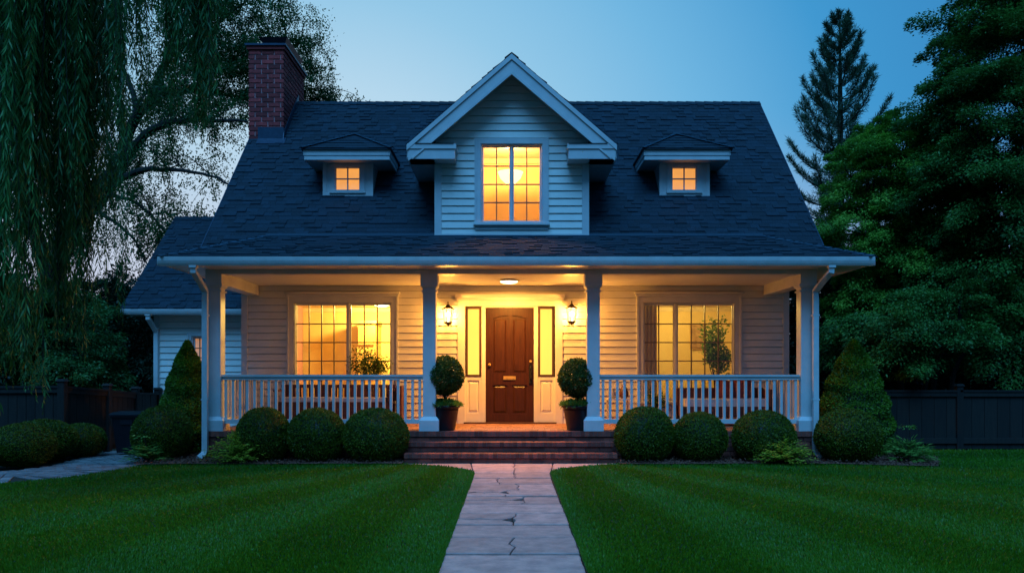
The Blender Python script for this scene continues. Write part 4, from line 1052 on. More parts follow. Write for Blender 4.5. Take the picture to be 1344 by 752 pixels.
m = MB(); m.cbox(3.04, 3.74, 14.27, 14.80, .80, .93, .04); m.cbox(3.76, 4.48, 14.27, 14.80, .80, .935, .04); m.build('seat_cushion', 'cushion', o)
def pillow(cx, cy, cz, s, rot, lab):
    m = MB(); n = 9; vs = []
    for k in (1, -1):
        for i in range(n):
            for j in range(n):
                u, v = i/(n-1)*2-1, j/(n-1)*2-1; t = (1-u**4)*(1-v**4)
                p = Vector((u*s*(1-.08*v*v), k*(.01+.065*t**.6), v*s*(1-.08*u*u))); p.rotate(Matrix.Rotation(rot, 3, 'Y')); p.rotate(Matrix.Rotation(-.3, 3, 'X')); vs.append(p+Vector((cx,cy,cz)))
    fs = [(i*n+j,(i+1)*n+j,(i+1)*n+j+1,i*n+j+1) for i in range(n-1) for j in range(n-1)]
    fs += [tuple(n*n+q for q in f[::-1]) for f in fs]
    b = [i*n for i in range(n)] + [(n-1)*n+j for j in range(1,n)] + [i*n+n-1 for i in range(n-2,-1,-1)] + [j for j in range(n-2,0,-1)]
    fs += [(b[q], b[(q+1)%len(b)], n*n+b[(q+1)%len(b)], n*n+b[q]) for q in range(len(b))]
    m.add(vs, fs); return m.build('pillow', 'red_fabric', None, True, label=lab, cat='pillow', group='red pillows on the porch sofa')
pillow(3.86, 14.66, 1.09, .17, .15, 'left red pillow leaning on the porch sofa'); pillow(4.16, 14.64, 1.12, .19, -.12, 'right larger red pillow leaning on the porch sofa')
o = empty('side_table', (1.95, 14.8, FY), 'low white side table left of the right window', 'side table')
m = MB(); m.cbox(1.72, 2.16, 14.62, 15.0, .90, .93, .01); m.build('table_top', 'paint', o)
for x in (1.74, 2.11):
    for y in (14.64, 14.95): m = MB(); m.box(x, x+.03, y, y+.03, FY, .90); m.build('leg', 'paint', o)
def vase(x, y, z, s, lab, mt='ceramic'):
    m = MB(); m.lathe([(.04*s,0),(.065*s,.03*s),(.07*s,.09*s),(.04*s,.15*s),(.03*s,.18*s),(.04*s,.2*s),(.03*s,.195*s),(.001,.15*s)], (x,y,z), 16); m.build('vase', mt, None, True, label=lab, cat='vase')
vase(1.83, 14.8, .93, .9, 'small pale vase on the left of the white side table'); vase(2.03, 14.78, .93, 1.25, 'taller dark red vase on the right of the white side table', 'red_wood')
leafy_tree_small('potted_plant', 2.62, 14.9, FY, .62, .2, 420, 'small potted plant on the porch floor below the right window', 'plant', .12, .22, .06)

# ------------------------------------------------------------------ clipped shrubs
def ellip_core(a, b, c, cz, n=24, k=14, f=.94, zmin=0):
    vs = []
    for i in range(k+1):
        ph = math.pi*i/k
        for j in range(n):
            th = 2*math.pi*j/n; vs.append((a*f*math.sin(ph)*math.cos(th), b*f*math.sin(ph)*math.sin(th), max(zmin, cz + c*f*math.cos(ph))))
    fs = [(i*n+j, (i+1)*n+j, (i+1)*n+(j+1)%n, i*n+(j+1)%n) for i in range(k) for j in range(n)]
    return np.array(vs), np.array(fs)
def bumps(d, seed, fr=3.0, k=7):
    r = np.random.default_rng(seed); s = np.zeros(len(d))
    for _ in range(k): w_ = r.normal(size=3)*fr; s += np.sin(d@w_ + r.random()*6.28)
    return s/k
def ball_mesh(a, b, c, cz, n, leaf, seed, mt='leaf_box', rough=.022, sz=1.0):
    d = rand_unit(n); bm_ = bumps(d, seed) ; fine = bumps(d, seed+50, 14, 9)
    rad = 1 + rough*1.2*bm_ + rough*1.6*fine + rng.normal(scale=rough*.55, size=n)
    P = d*np.array([a,b,c])*rad[:,None] + np.array([0,0,cz]); k = P[:,2] > .01; P, d, fine, bm_ = P[k], d[k], fine[k], bm_[k]; n = len(P)
    nr = d/np.array([a,b,c]); nr /= np.linalg.norm(nr, axis=1, keepdims=True)
    D = rand_unit(n)*.9 + nr*.55 + np.array([0,0,.25]); N = nr + rand_unit(n)*.6
    V, Fq = leaves(P - nr*leaf*.4, D, N, leaf*(.7+.6*rng.random(n)), leaf*.55)
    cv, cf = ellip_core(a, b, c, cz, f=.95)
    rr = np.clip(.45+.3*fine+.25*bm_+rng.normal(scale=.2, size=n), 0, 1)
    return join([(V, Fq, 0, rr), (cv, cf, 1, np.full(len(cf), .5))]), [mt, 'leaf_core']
def shrub_thing(name, data, mats, loc, lab, cat, group=None, scale=(1,1,1), rz=0):
    (V, Fq, mi, rr) = data
    o = mk(name, V, Fq, mats, mi, rr, None, label=lab, cat=cat, group=group); o.location = loc; o.scale = scale; o.rotation_euler = (0,0,rz); return o
protos = []
GB = 'clipped round boxwood balls in front of the porch'
balls = [(346,35,536,12.78,'dark clipped ball shrub behind the leafy mound, left of the porch railing'),
         (416,38.5,537,12.76,'middle clipped ball shrub of the three left of the steps'),
         (493,43.5,537,12.74,'large clipped ball shrub immediately left of the brick steps'),
         (846,44.5,535,12.74,'large clipped ball shrub immediately right of the brick steps'),
         (918.5,36.5,542,12.78,'smaller clipped ball shrub second to the right of the steps'),
         (1002.5,42,540,12.78,'clipped ball shrub behind the pale leafy mound right of the steps'),
         (1112.5,42,538,12.75,'clipped ball shrub in front of the right cone shrub'),
         (213,38,534,13.1,'clipped ball shrub in front of the left cone shrub')]
for i, (px, hw, py, Y, lab) in enumerate(balls):
    X = XW(px, Y); r_ = hw*Y/F; h_ = ZW(py, Y)+.02
    if i < 3:
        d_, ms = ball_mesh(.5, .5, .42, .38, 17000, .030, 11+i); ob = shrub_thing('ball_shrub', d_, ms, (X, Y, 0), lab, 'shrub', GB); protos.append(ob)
    else:
        ob = protos[i % 3].copy(); COL.objects.link(ob); ob['label'] = lab; ob.location = (X, Y, 0); ob.rotation_euler = (0,0,i*1.3)
    ob.scale = (r_/.5, min(r_, .42)/.5 if i < 6 else r_/.5, h_/.80)
for i, (px, hw, py, Y, lab) in enumerate(((30,40,555,12.15,'nearest large rounded hedge shrub beside the side path'), (55,44,550,13.0,'middle rounded hedge shrub beside the side path'),
        (106,31,555,13.55,'farthest small rounded hedge shrub beside the side path'), (-32,38,574,11.75,'rounded hedge shrub cut by the left edge of the view'))):
    ob = protos[i % 3].copy(); COL.objects.link(ob); ob['label'] = lab; ob['group'] = 'rounded hedge shrubs along the side path'
    ob.location = (XW(px, Y), Y, 0); r_ = hw*Y/F; ob.scale = (r_/.5, r_/.5, ZW(py, Y)/.80); ob.rotation_euler = (0,0,2+i)

def cone_shrub(px, Y, hw, py, lab, seed, n=26000):
    X = XW(px, Y); r0 = hw*Y/F; h = ZW(py, Y)
    t = rng.random(n)**.8*1.0; th = rng.random(n)*2*math.pi
    r_ = np.random.default_rng(seed)
    prof = r0*(1-t**2)**.9*np.minimum(1, .72+t*2.2) + .02
    lobes = .5+.5*np.sin(t*h*17 + .9*np.sin(th*2+seed) + .5*np.sin(th*3))
    rad = prof*(.90+.10*lobes**.8) * (1+rng.normal(scale=.02, size=n))
    P = np.stack([rad*np.cos(th), rad*np.sin(th), .02+t*h], 1)
    nr = np.stack([np.cos(th), np.sin(th), np.full(n, .35)], 1)
    D = nr*.6 + rand_unit(n)*.7 + np.array([0,0,-.1]); N = nr + rand_unit(n)*.6
    V, Fq = leaves(P-nr*.01, D, N, .038*(.7+.6*rng.random(n)), .022)
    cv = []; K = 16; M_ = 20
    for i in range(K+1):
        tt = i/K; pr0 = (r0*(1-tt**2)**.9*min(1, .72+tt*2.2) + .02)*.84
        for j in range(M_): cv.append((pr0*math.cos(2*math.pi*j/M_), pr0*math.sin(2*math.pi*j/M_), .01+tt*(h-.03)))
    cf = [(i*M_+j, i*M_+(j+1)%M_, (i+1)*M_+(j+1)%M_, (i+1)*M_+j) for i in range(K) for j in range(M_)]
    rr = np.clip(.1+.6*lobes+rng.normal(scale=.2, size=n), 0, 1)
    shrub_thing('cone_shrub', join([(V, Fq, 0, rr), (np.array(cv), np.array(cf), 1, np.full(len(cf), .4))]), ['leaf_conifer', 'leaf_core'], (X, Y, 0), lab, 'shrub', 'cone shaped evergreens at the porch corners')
cone_shrub(246, 14.1, 38, 449, 'tall narrow cone evergreen between porch and left wing', 3)
cone_shrub(1121, 13.75, 51, 448, 'broad cone evergreen right of the porch corner', 5)

def mound(px, Y, hw, py, lab, n=1100, leaf=.075, mt='leaf_mound', seed=1, flop=.5, name='leafy_shrub', cat='shrub', stalk=None, wide=.42):
    X = XW(px, Y); r0 = hw*Y/F*1.12; h = ZW(py, Y)*1.08
    o = empty(name, (X, Y, 0), lab, cat)
    # sprays radiating from the base, each with leaves along it
    m = MB(); Ps, Ds, Ns, Rs, Ls = [], [], [], [], []
    k = n // 14
    for i in range(k):
        a = random.random()*2*math.pi; el = math.acos(random.random()**.8)   # from vertical
        tip = np.array([r0*math.sin(el)*math.cos(a), r0*.9*math.sin(el)*math.sin(a), .05+h*math.cos(el)*random.uniform(.75,1.0)]) * random.uniform(.8, 1)
        mid_ = tip*np.array([.45,.45,.65]) + np.array([0,0,h*.12])
        if i % 3 == 0: m.tube([(X, Y, 0), (X+mid_[0], Y+mid_[1], mid_[2]), (X+tip[0], Y+tip[1], tip[2])], [.006,.004,.002], 4)
        for j in range(14):
            t = .35+.65*(j/13); p = (1-t)**2*np.zeros(3) + 2*t*(1-t)*mid_ + t*t*tip
            out = tip-mid_; out /= np.linalg.norm(out)+1e-6
            s = np.cross(out, (0,0,1)); s /= np.linalg.norm(s)+1e-6
            Ps.append(p + np.random.default_rng(i*20+j).normal(scale=.012, size=3)); Ds.append(out*.6 + s*(1 if j % 2 else -1)*.9 + np.array([0,0,.25-flop*t*.5]) if j < 13 else out)
            Ns.append(np.array([0,0,1])+.5*out + rng.normal(scale=.25, size=3)); Rs.append(.15+.75*t*random.random()+.15*t); Ls.append(leaf*(.7+.5*random.random()))
    V, Fq = leaves(np.array(Ps)+np.array([X,Y,0]), np.array(Ds), np.array(Ns), np.array(Ls), np.array(Ls)*wide)
    V[:,2] = np.maximum(V[:,2], .01)
    mk('foliage', V, Fq, mt, None, np.clip(np.array(Rs), 0, 1), o)
    if stalk:
        sx, sz, sr = stalk
        m.tube([(X,Y,.02),(X+sx*.4,Y,sz*.6),(X+sx,Y-.02,sz)], [.007,.005,.003], 5)
        q = 46; a = rng.random(q)*6.28; rr_ = sr*np.sqrt(rng.random(q)); P = np.stack([X+sx+rr_*np.cos(a), Y-.02+rr_*np.sin(a)*.7, sz+rng.normal(scale=.014, size=q)-.2*rr_], 1)
        V, Fq = leaves(P, np.stack([np.cos(a), np.sin(a), -.2+0*a], 1), np.array([0,0,1.])+rng.normal(scale=.3, size=(q,3)), .055, .026); mk('flower_head', V, Fq, mt, None, rng.random(q), o)
    m.build('stem', 'twig', o)
mound(313, 12.58, 41, 569, 'bright leafy mound shrub left of the steps near the downspout', 3800, .052)
mound(1027, 12.40, 38, 578, 'bright leafy mound shrub right of the steps before the brick base', 3400, .050)
mound(194, 12.62, 26, 585, 'small spiky leafed plant at the left end of the bed', 800, .11, 'leaf_hosta', name='leafy_plant', cat='plant', stalk=(-.06, .43, .15), wide=.2)
mound(1191, 12.62, 33, 577, 'spiky leafed plant at the right end of the bed', 1100, .11, 'leaf_hosta', name='leafy_plant', cat='plant', stalk=(-.02, .58, .12), wide=.2)

def topiary(px, Y, lab, hz):
    X = XW(px, Y); z0 = .45
    o = empty('potted_topiary', (X, Y, z0), lab, 'topiary', 'ball topiaries in dark pots beside the steps'); o.scale = (1.0, 1.0, 1.0)
    m = MB(); m.lathe([(.165,0),(.175,.02),(.235,.37),(.262,.375),(.262,.405),(.245,.405),(.238,.36),(.001,.355)], (X,Y,z0), 28); m.build('pot', 'pot', o, True)
    m = MB(); m.lathe([(.236,.33),(.001,.37)], (X,Y,z0), 20); m.build('soil', 'soil', o)
    m = MB(); cz = ZW(hz, Y)
    m.tube([(X,Y,z0+.35),(X+.012,Y,z0+.5),(X-.008,Y,z0+.62),(X,Y,cz)], [.022,.018,.016,.014], 8)
    for i in range(5):
        a = i*1.257; m.tube([(X,Y,z0+.47+.02*i),(X+.09*math.cos(a),Y+.09*math.sin(a),z0+.63+.02*i),(X+.2*math.cos(a),Y+.2*math.sin(a),cz-.05)], [.009,.008,.004], 5)
    m.build('trunk', 'twig', o)
    n = 9500; d = rand_unit(n); fine = bumps(d, int(px), 6, 9)
    P = d*np.array([.305,.305,.325])*(.82+.2*rng.random(n)**.5+.05*fine)[:,None]
    P[:,2] *= np.where(P[:,2] > 0, 1.05, .95); P *= 1 + (.08*(P[:,2:3]/.3)*-1)*(P[:,2:3] > 0)
    D = rand_unit(n)*.8+d*.6; V, Fq = leaves(P+np.array([X,Y,cz]), D, d+rand_unit(n)*.7, .042*(.7+.5*rng.random(n)), .022)
    mk('crown', V, Fq, 'leaf_topiary', None, np.clip(.4+.4*fine+rng.normal(scale=.25, size=n), 0, 1), o)
    n = 1500; a = rng.random(n)*6.28; r_ = .27*np.sqrt(rng.random(n)); P = np.stack([X+r_*np.cos(a), Y+r_*np.sin(a), z0+.38+.10*(1-(r_/.3)**2)*rng.random(n)+.02], 1)
    D = np.stack([np.cos(a)*.7, np.sin(a)*.7, rng.random(n)*1.2], 1)+rng.normal(scale=.4, size=(n,3)); V, Fq = leaves(P, D, rand_unit(n)*.6+np.array([0,0,1.]), .075*(.6+.5*rng.random(n)), .022)
    mk('underplanting', V, Fq, 'leaf_hosta', None, rng.random(n)*.7, o)
topiary(583.5, 13.42, 'ball topiary in a dark pot left of the front door', 493); topiary(758, 13.42, 'ball topiary in a dark pot right of the front door', 496)

# ------------------------------------------------------------------ fences and bin
def fence(pts, lab, board=.145, depth_rows=True):
    """pts: (x, y, z_top) of posts; one thing with posts and board panels as parts"""
    o = empty('wooden_fence', (pts[0][0], pts[0][1], 0), lab, 'fence')
    for x, y, z in pts:
        m = MB(); m.cbox(x-.06, x+.06, y-.06, y+.06, -.03, z+.03, .008); m.frustum(x-.08, x+.08, y-.08, y+.08, z+.03, x-.05, x+.05, y-.05, y+.05, z+.07); m.build('post', 'fence_wood', o)
    for (xa, ya, za), (xb, yb, zb) in zip(pts[:-1], pts[1:]):
        m = MB(); L = math.hypot(xb-xa, yb-ya); t = np.array([(xb-xa)/L, (yb-ya)/L]); nn = np.array([t[1], -t[0]])
        if nn[1] > 0: nn = -nn
        def bx(s0, s1, q0, q1, z00, z01, z10, z11):
            c = [(xa+t[0]*s+nn[0]*q, ya+t[1]*s+nn[1]*q) for s, q in ((s0,q0),(s1,q0),(s1,q1),(s0,q1))]
            m.add([(c[0][0],c[0][1],z00),(c[1][0],c[1][1],z10),(c[2][0],c[2][1],z10),(c[3][0],c[3][1],z00),(c[0][0],c[0][1],z01),(c[1][0],c[1][1],z11),(c[2][0],c[2][1],z11),(c[3][0],c[3][1],z01)],
                  [(0,3,2,1),(4,5,6,7),(0,1,5,4),(1,2,6,5),(2,3,7,6),(3,0,4,7)], 0, random.random())
        n = max(1, int(L/board)); zz = lambda s: za+(zb-za)*s/L
        for i in range(n):
            s0, s1 = L*i/n+.004, L*(i+1)/n-.004; tz = -.08+random.uniform(-.006,.002)
            bx(s0, s1, -.012+random.uniform(-.003,.003), .012, -.0, zz(s0)+tz, -.0, zz(s1)+tz)
        bx(.0, L, .012, .045, zz(0)-.16, zz(0)-.08, zz(L)-.16, zz(L)-.08); bx(0, L, .012, .045, .10, .20, .10, .20)
        bx(0, L, -.05, .06, zz(0)-.08, zz(0)-.045, zz(L)-.08, zz(L)-.045)
        m.build('board_panel', 'fence_wood', o)
fence([(-17, 13.3, 1.20), (-14.6,13.35,1.20), (-12.2,13.4,1.20), (-9.7,13.5,1.21), (XW(82,13.6),13.6,1.22), (XW(141,14.7),14.7,1.13), (XW(178,15.7),15.7,1.06), (-7.35,16.9,1.02)], 'weathered grey board fence with square posts left of the house')
fence([(6.35,14.9,1.12)]+[(8.2+i*2.1,14.95,1.12) for i in range(7)], 'dark board fence under the trees right of the house', .22)

bx_, by_ = XW(175, 14.0), 14.0
o = empty('trash_bin', (bx_, by_, 0), 'dark wheeled trash bin with closed lid beside the fence', 'bin')
m = MB(); m.frustum(bx_-.19, bx_+.19, by_-.20, by_+.18, .04, bx_-.245, bx_+.245, by_-.26, by_+.22, .66); m.box(bx_-.26, bx_+.26, by_-.275, by_+.23, .63, .665)
m.box(bx_-.10, bx_+.10, by_-.262, by_-.24, .52, .60); m.build('body', 'bin_plastic', o)
m = MB(); m.prism_x([(by_-.30,.665),(by_+.25,.665),(by_+.25,.70),(by_+.1,.735),(by_-.2,.72),(by_-.30,.69)], bx_-.275, bx_+.275); m.build('lid', 'bin_plastic', o)
for s in (-1, 1):
    m = MB(); vs = [(by_+.16+.09*math.cos(t), .09+.09*math.sin(t)) for t in np.linspace(0, 2*math.pi, 17)[:-1]]; m.prism_x(vs, bx_+s*.2-.02, bx_+s*.2+.02); m.build('wheel', 'black_metal', o)
m = MB(); m.tube([(bx_-.22,by_+.28,.66),(bx_+.22,by_+.28,.66)], .014, 8); m.build('handle', 'black_metal', o)

# ------------------------------------------------------------------ trees
def limb(m, pts, r0, r1, n=8, wob=.0):
    P = [np.array(p, float) for p in pts]; out = []
    # catmull-rom through the points
    Q = [2*P[0]-P[1]] + P + [2*P[-1]-P[-2]]
    for i in range(1, len(Q)-2):
        for t in np.linspace(0, 1, 5)[:-1]:
            p = .5*((2*Q[i]) + (-Q[i-1]+Q[i+1])*t + (2*Q[i-1]-5*Q[i]+4*Q[i+1]-Q[i+2])*t*t + (-Q[i-1]+3*Q[i]-3*Q[i+1]+Q[i+2])*t**3)
            out.append(p + rng.normal(scale=wob, size=3))
    out.append(P[-1]); k = len(out)
    m.tube([tuple(p) for p in out], [r0+(r1-r0)*(i/(k-1))**.8 for i in range(k)], n)
    return out

def spray_cloud(C, Rr, n_spray, n_leaf, leaf, out_from, flat=.35, droop=.25, wfac=.5, cl=None, seed=0, cov=None, shell=.55):
    """foliage as overlapping flattened sprays set through ellipsoids; C list of centres, Rr list of radii (3)"""
    r_ = np.random.default_rng(seed); Ps, Ds, Ns, Rs, tips = [], [], [], [], []
    vol = np.array([q[0]*q[1]+q[1]*q[2]+q[0]*q[2] for q in Rr]); pick = r_.choice(len(C), n_spray, p=vol/vol.sum())
    for i in pick:
        d = r_.normal(size=3); d /= np.linalg.norm(d); rad = shell + (1-shell)*r_.random()
        c = np.array(C[i]) + d*np.array(Rr[i])*rad
        if cov is not None and not cov(c): continue
        tips.append(c)
        o = c - np.array(out_from); o[2] *= .5; o /= np.linalg.norm(o)+1e-6
        o = o + .5*d; o[2] = o[2]*.4 - droop*r_.random(); o /= np.linalg.norm(o)
        s = np.cross(o, (0,0,1.)); s /= np.linalg.norm(s)+1e-6; u = np.cross(s, o)
        R0 = (.35+.5*r_.random())*flat*3
        a = r_.normal(size=(n_leaf,3)); x = r_.random(n_leaf)**.7
        ww = (1-x)**.6*.6+.08
        L_ = x*R0*1.5-R0*.5; W_ = (a[:,1]*.5)*R0*ww*1.1; U_ = a[:,2]*R0*.16*(.4+ww)
        P = c + o*L_[:,None] + s*W_[:,None] + u*U_[:,None] - np.array([0,0,1])*(x**2*R0*droop)[:,None]
        sd = np.sign(W_)[:,None]
        D = o*.9 + s*sd*.6 + r_.normal(scale=.35, size=(n_leaf,3)) + np.array([0,0,-.25])
        N = u + r_.normal(scale=.45, size=(n_leaf,3))
        Ps.append(P); Ds.append(D); Ns.append(N)
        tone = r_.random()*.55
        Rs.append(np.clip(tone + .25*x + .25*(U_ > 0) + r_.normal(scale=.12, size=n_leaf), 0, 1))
    P = np.concatenate(Ps); n = len(P)
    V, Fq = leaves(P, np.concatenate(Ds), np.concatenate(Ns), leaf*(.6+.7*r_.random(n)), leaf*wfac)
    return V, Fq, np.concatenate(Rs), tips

def px3(px, py, Y): return (XW(px, Y), Y, ZW(py, Y))

# right: big layered maple-like trees
def big_tree(name, lab, base, C, Rr, ns, nl, leaf, mt, seed, trunk_r=.16, flat=.35, droop=.3, trunks=None, wfac=.5, shell=.55, group=None, ntw=60, cat='tree', cov=None):
    o = empty(name, base, lab, cat, group)
    cc = np.mean(np.array(C), axis=0)
    V, Fq, rr, tips = spray_cloud(C, Rr, ns, nl, leaf, (base[0], base[1], cc[2]*.6), flat, droop, wfac, seed=seed, shell=shell, cov=cov)
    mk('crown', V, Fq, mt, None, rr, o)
    m = MB(); tr = trunks or [[base, (base[0]+.1, base[1], cc[2]*.5), (cc[0], cc[1], cc[2]*1.05)]]
    pts = []
    for t in tr: pts += limb(m, t, trunk_r, trunk_r*.25, 8, .02)
    m.build('trunk', 'bark', o)
    m = MB(); pts = np.array(pts); r_ = random.Random(seed)
    up = pts[pts[:,2] > cc[2]*.35] if (pts[:,2] > cc[2]*.35).any() else pts
    for t in r_.sample(tips, min(ntw, len(tips))):
        lower = up[up[:,2] < t[2]+.2]; q = lower if len(lower) else up
        s = q[np.argmin(np.linalg.norm(q - t, axis=1)+r_.random()*.8)]
        mid_ = (s+t)/2 + np.array([0,0,.12*np.linalg.norm(t-s)])
        limb(m, [s, mid_, t], .02+.014*np.linalg.norm(t-s), .006, 5, .015)
    m.build('branches', 'bark', o)
    return o

# tall darker tree at the right edge
big_tree('deciduous_tree', 'tall dark layered broadleaf tree filling the right edge', (11.6, 18.0, 0),
         [px3(1330,40,17.5), px3(1300,150,17), px3(1340,260,16.5), px3(1275,250,17), px3(1400,120,18), px3(1290,350,16.8), px3(1380,380,17), px3(1440,250,18), px3(1330,450,16.6), px3(1400,-60,18), px3(1318,70,17.4), px3(1350,0,17.6), px3(1282,120,17.3)],
         [(1.5,1.4,1.2),(1.3,1.4,1.1),(1.6,1.4,1.1),(1.2,1.3,1.0),(1.6,1.5,1.3),(1.1,1.2,.8),(1.3,1.2,.9),(1.5,1.5,1.4),(1.0,1.0,.45),(1.6,1.5,1.3),(1.0,1.0,.85),(1.1,1.1,1.0),(.75,.9,.65)],
         760, 620, .072, 'leaf_maple_deep', 21, .2, .34, .42, trunks=[[(11.6,18,0),(11.4,18,2.5),(11.2,17.9,5),(11.6,18,8.5)], [(11.4,18,2.2),(10.6,17.6,4),(10.0,17.2,6)], [(11.5,18,1.6),(12.4,17.8,3.5),(12.9,18,6)]], ntw=110)
# brighter tree in front of it, next to the roof
big_tree('deciduous_tree', 'bright green broadleaf tree just right of the roof edge', (9.3, 19.5, 0),
         [px3(1185,200,19), px3(1140,235,18.6), px3(1215,270,18.4), px3(1125,310,18.4), px3(1190,350,18.2), px3(1235,200,19.5), px3(1150,400,18.4), px3(1230,330,18.2)],
         [(1.05,1.2,.85),(.8,1.1,.9),(1.1,1.1,.95),(.75,1.0,.9),(1.1,1.1,.8),(.9,1.1,.9),(1.0,1.0,.5),(1.1,1.1,.9)],
         560, 640, .066, 'leaf_maple', 22, .15, .27, .34, trunks=[[(9.3,19.5,0),(9.2,19.4,2),(9.0,19.2,5.5)], [(9.3,19.5,1.2),(8.6,19.1,3),(8.2,18.7,5)], [(9.3,19.5,1.4),(10.0,19.2,3.2),(10.2,18.8,5)]], ntw=90)
# low spreading tree: tiered branches over the fence
big_tree('deciduous_tree', 'low spreading tree with tiered branches above the right fence', (9.0, 16.2, 0),
         [px3(1175,425,15.6), px3(1140,440,15.8), px3(1215,440,15.6), px3(1185,465,15.5), px3(1245,400,16)],
         [(.85,.8,.32),(.6,.7,.3),(.8,.8,.3),(.7,.7,.25),(.8,.8,.4)],
         130, 560, .068, 'leaf_maple_deep', 23, .08, .33, .25, trunks=[[(8.2,16.4,0),(8.25,16.3,1.3),(7.9,15.9,2.3)], [(8.5,16.4,0),(8.45,16.3,1.4),(8.7,15.9,2.4)], [(8.9,16.5,0),(8.9,16.4,1.4),(9.5,16,2.6)], [(7.7,16.4,0),(7.8,16.3,1.3),(7.4,15.9,2.0)]], ntw=50)
# dark evergreens behind the right fence
for i, (px, top, Y, w_) in enumerate(((1068,330,20.5,1.1),(1105,330,21,1.3),(1180,330,22,1.6),(1265,300,22,1.8),(1350,280,22,2.0),(1440,200,22,2.2))):
    X = XW(px, Y); zt_ = ZW(top, Y)
    big_tree('dense_tree', ['first', 'second', 'third', 'fourth', 'fifth', 'sixth'][i]+' dark dense tree from the house behind the right fence', (X, Y, 0),
             [(X,Y,zt_*.28),(X+.3,Y,zt_*.55),(X-.2,Y,zt_*.8)], [(w_,1.0,zt_*.26),(w_*.95,1.0,zt_*.25),(w_*.7,.9,zt_*.22)], 120, 260, .12, 'leaf_dark', 30+i, .14, .5, .3, group='dark dense trees behind the right fence', ntw=20, wfac=.6)

# pine behind the house
def pine(px, Y, top, lab, seed, wid, zlo):
    X = XW(px, Y); zt_ = ZW(top, Y); o = empty('pine_tree', (X, Y, 0), lab, 'tree'); r_ = np.random.default_rng(seed)
    m = MB(); limb(m, [(X-.1,Y,0),(X,Y,zt_*.5),(X+.02,Y,zt_*.8),(X,Y,zt_)], .24, .02, 8); m.build('trunk', 'bark', o)
    m = MB(); Ps, Ds, Rs = [], [], []
    z = zlo
    while z < zt_-.15:
        f = (zt_-z)/(zt_-zlo); nbr = 5
        for b in range(nbr):
            a = b*2*math.pi/nbr + r_.random()*1.0; L_ = wid*(f**.72)*(.72+.5*r_.random()) + .1
            rise = .42+.40*(1-f)
            pts = []
            for t in np.linspace(0, 1, 9):
                zz_ = z + L_*(rise*t*.45 + .55*t*t*rise) - .10*L_*math.sin(t*math.pi)
                pts.append(np.array([X+math.cos(a)*L_*t*(1-.12*t), Y+math.sin(a)*L_*t*(1-.12*t), zz_]))
            m.tube([tuple(p) for p in pts], [.045*f+.012-(.045*f+.006)*t for t in np.linspace(0,1,9)], 5)
            nt_ = int(9+L_*13)
            for q in range(nt_):
                t = .22+.78*(q+r_.random())/nt_; i0 = min(7, int(t*8)); p = pts[i0]+(pts[i0+1]-pts[i0])*(t*8-i0); dr_ = pts[i0+1]-pts[i0]; dr_ /= np.linalg.norm(dr_)
                sd = np.array([-dr_[1], dr_[0], 0]); tl_ = (.19+.48*L_*.37*(1-abs(t-.45)))*(1.0 if t < .95 else .6); dd = dr_*.75 + sd*r_.uniform(-1,1) + np.array([0,0,.25+.25*r_.random()]); dd /= np.linalg.norm(dd)
                nn_ = 22; tt = r_.random(nn_)**.8; P = p + dd*(tt*tl_)[:,None]; D = dd*.8 + r_.normal(scale=.55, size=(nn_,3)) + np.array([0,0,.1])
                Ps.append(P); Ds.append(D); Rs.append(np.clip(r_.random()*.6+.3*tt, 0, 1))
        z += (.32+.30*f)*(zt_-zlo)/9.
    P = np.concatenate(Ps); D = np.concatenate(Ds); n = len(P)
    V, Fq = leaves(P, D, rand_unit(n), .14+.09*r_.random(n), .018); mk('needles', V, Fq, 'leaf_pine', None, np.concatenate(Rs), o)
    m.build('branches', 'bark', o)
pine(1102, 27, 27, 'tall blue green pine rising behind the roof on the right', 5, 2.75, 3.2)

# left: spreading tree with dark limbs
TY = 21.0
def p3(px, py, dy=0): return px3(px, py, TY+dy)
tb_ = empty('deciduous_tree', p3(70, 560)[:2]+(0,), 'large spreading tree with dark bare limbs behind the chimney', 'tree')
m = MB()
tp = []
tp += limb(m, [p3(82,575), p3(78,470), p3(66,370), p3(95,300,-.2), p3(135,250,-.4), p3(160,210,-.4)], .42, .22, 10, .02)
main = [
 ([p3(160,212,-.4), p3(172,165,-.3), p3(200,130,0), p3(215,85,.2), p3(235,40,.3), p3(262,-20,.3)], .17, .05),
 ([p3(168,180,-.4), p3(178,150,-.6), p3(172,115,-.6), p3(150,60,-.5), p3(140,0,-.4)], .10, .04),
 ([p3(152,222,-.4), p3(190,178,-.8), p3(228,160,-1), p3(270,158,-1.2), p3(325,160,-1.2)], .14, .03),
 ([p3(140,245,-.4), p3(180,225,-1), p3(220,222,-1.3), p3(265,228,-1.6), p3(305,244,-1.8)], .10, .02),
 ([p3(205,122,0), p3(245,118,.5), p3(285,95,.8), p3(330,72,1), p3(392,58,1)], .09, .02),
 ([p3(225,62,.2), p3(262,52,.6), p3(300,20,1), p3(345,-15,1)], .07, .02),
 ([p3(66,370), p3(48,310,.3), p3(30,240,.5), p3(20,140,.5), p3(10,40,.5)], .24, .06),
 ([p3(40,270,.4), p3(75,215,.8), p3(100,150,1), p3(110,60,1)], .12, .04),
 ([p3(130,255,-.4), p3(170,262,-1), p3(205,290,-1.3), p3(232,322,-1.5)], .06, .015),
 ([p3(115,275,-.4), p3(150,290,-1), p3(178,318,-1.2), p3(195,350,-1.2)], .06, .015),
 ([p3(240,118,.5), p3(290,125,1), p3(350,128,1.5), p3(415,130,1.8)], .05, .012),
]
for pts, a, b in main: tp += limb(m, pts, a, b, 8, .015)
m.build('trunk', 'bark', tb_)
m = MB(); tw = []
tpn = np.array(tp); tpn = tpn[tpn[:,2] > 4.0]
r_ = random.Random(3)
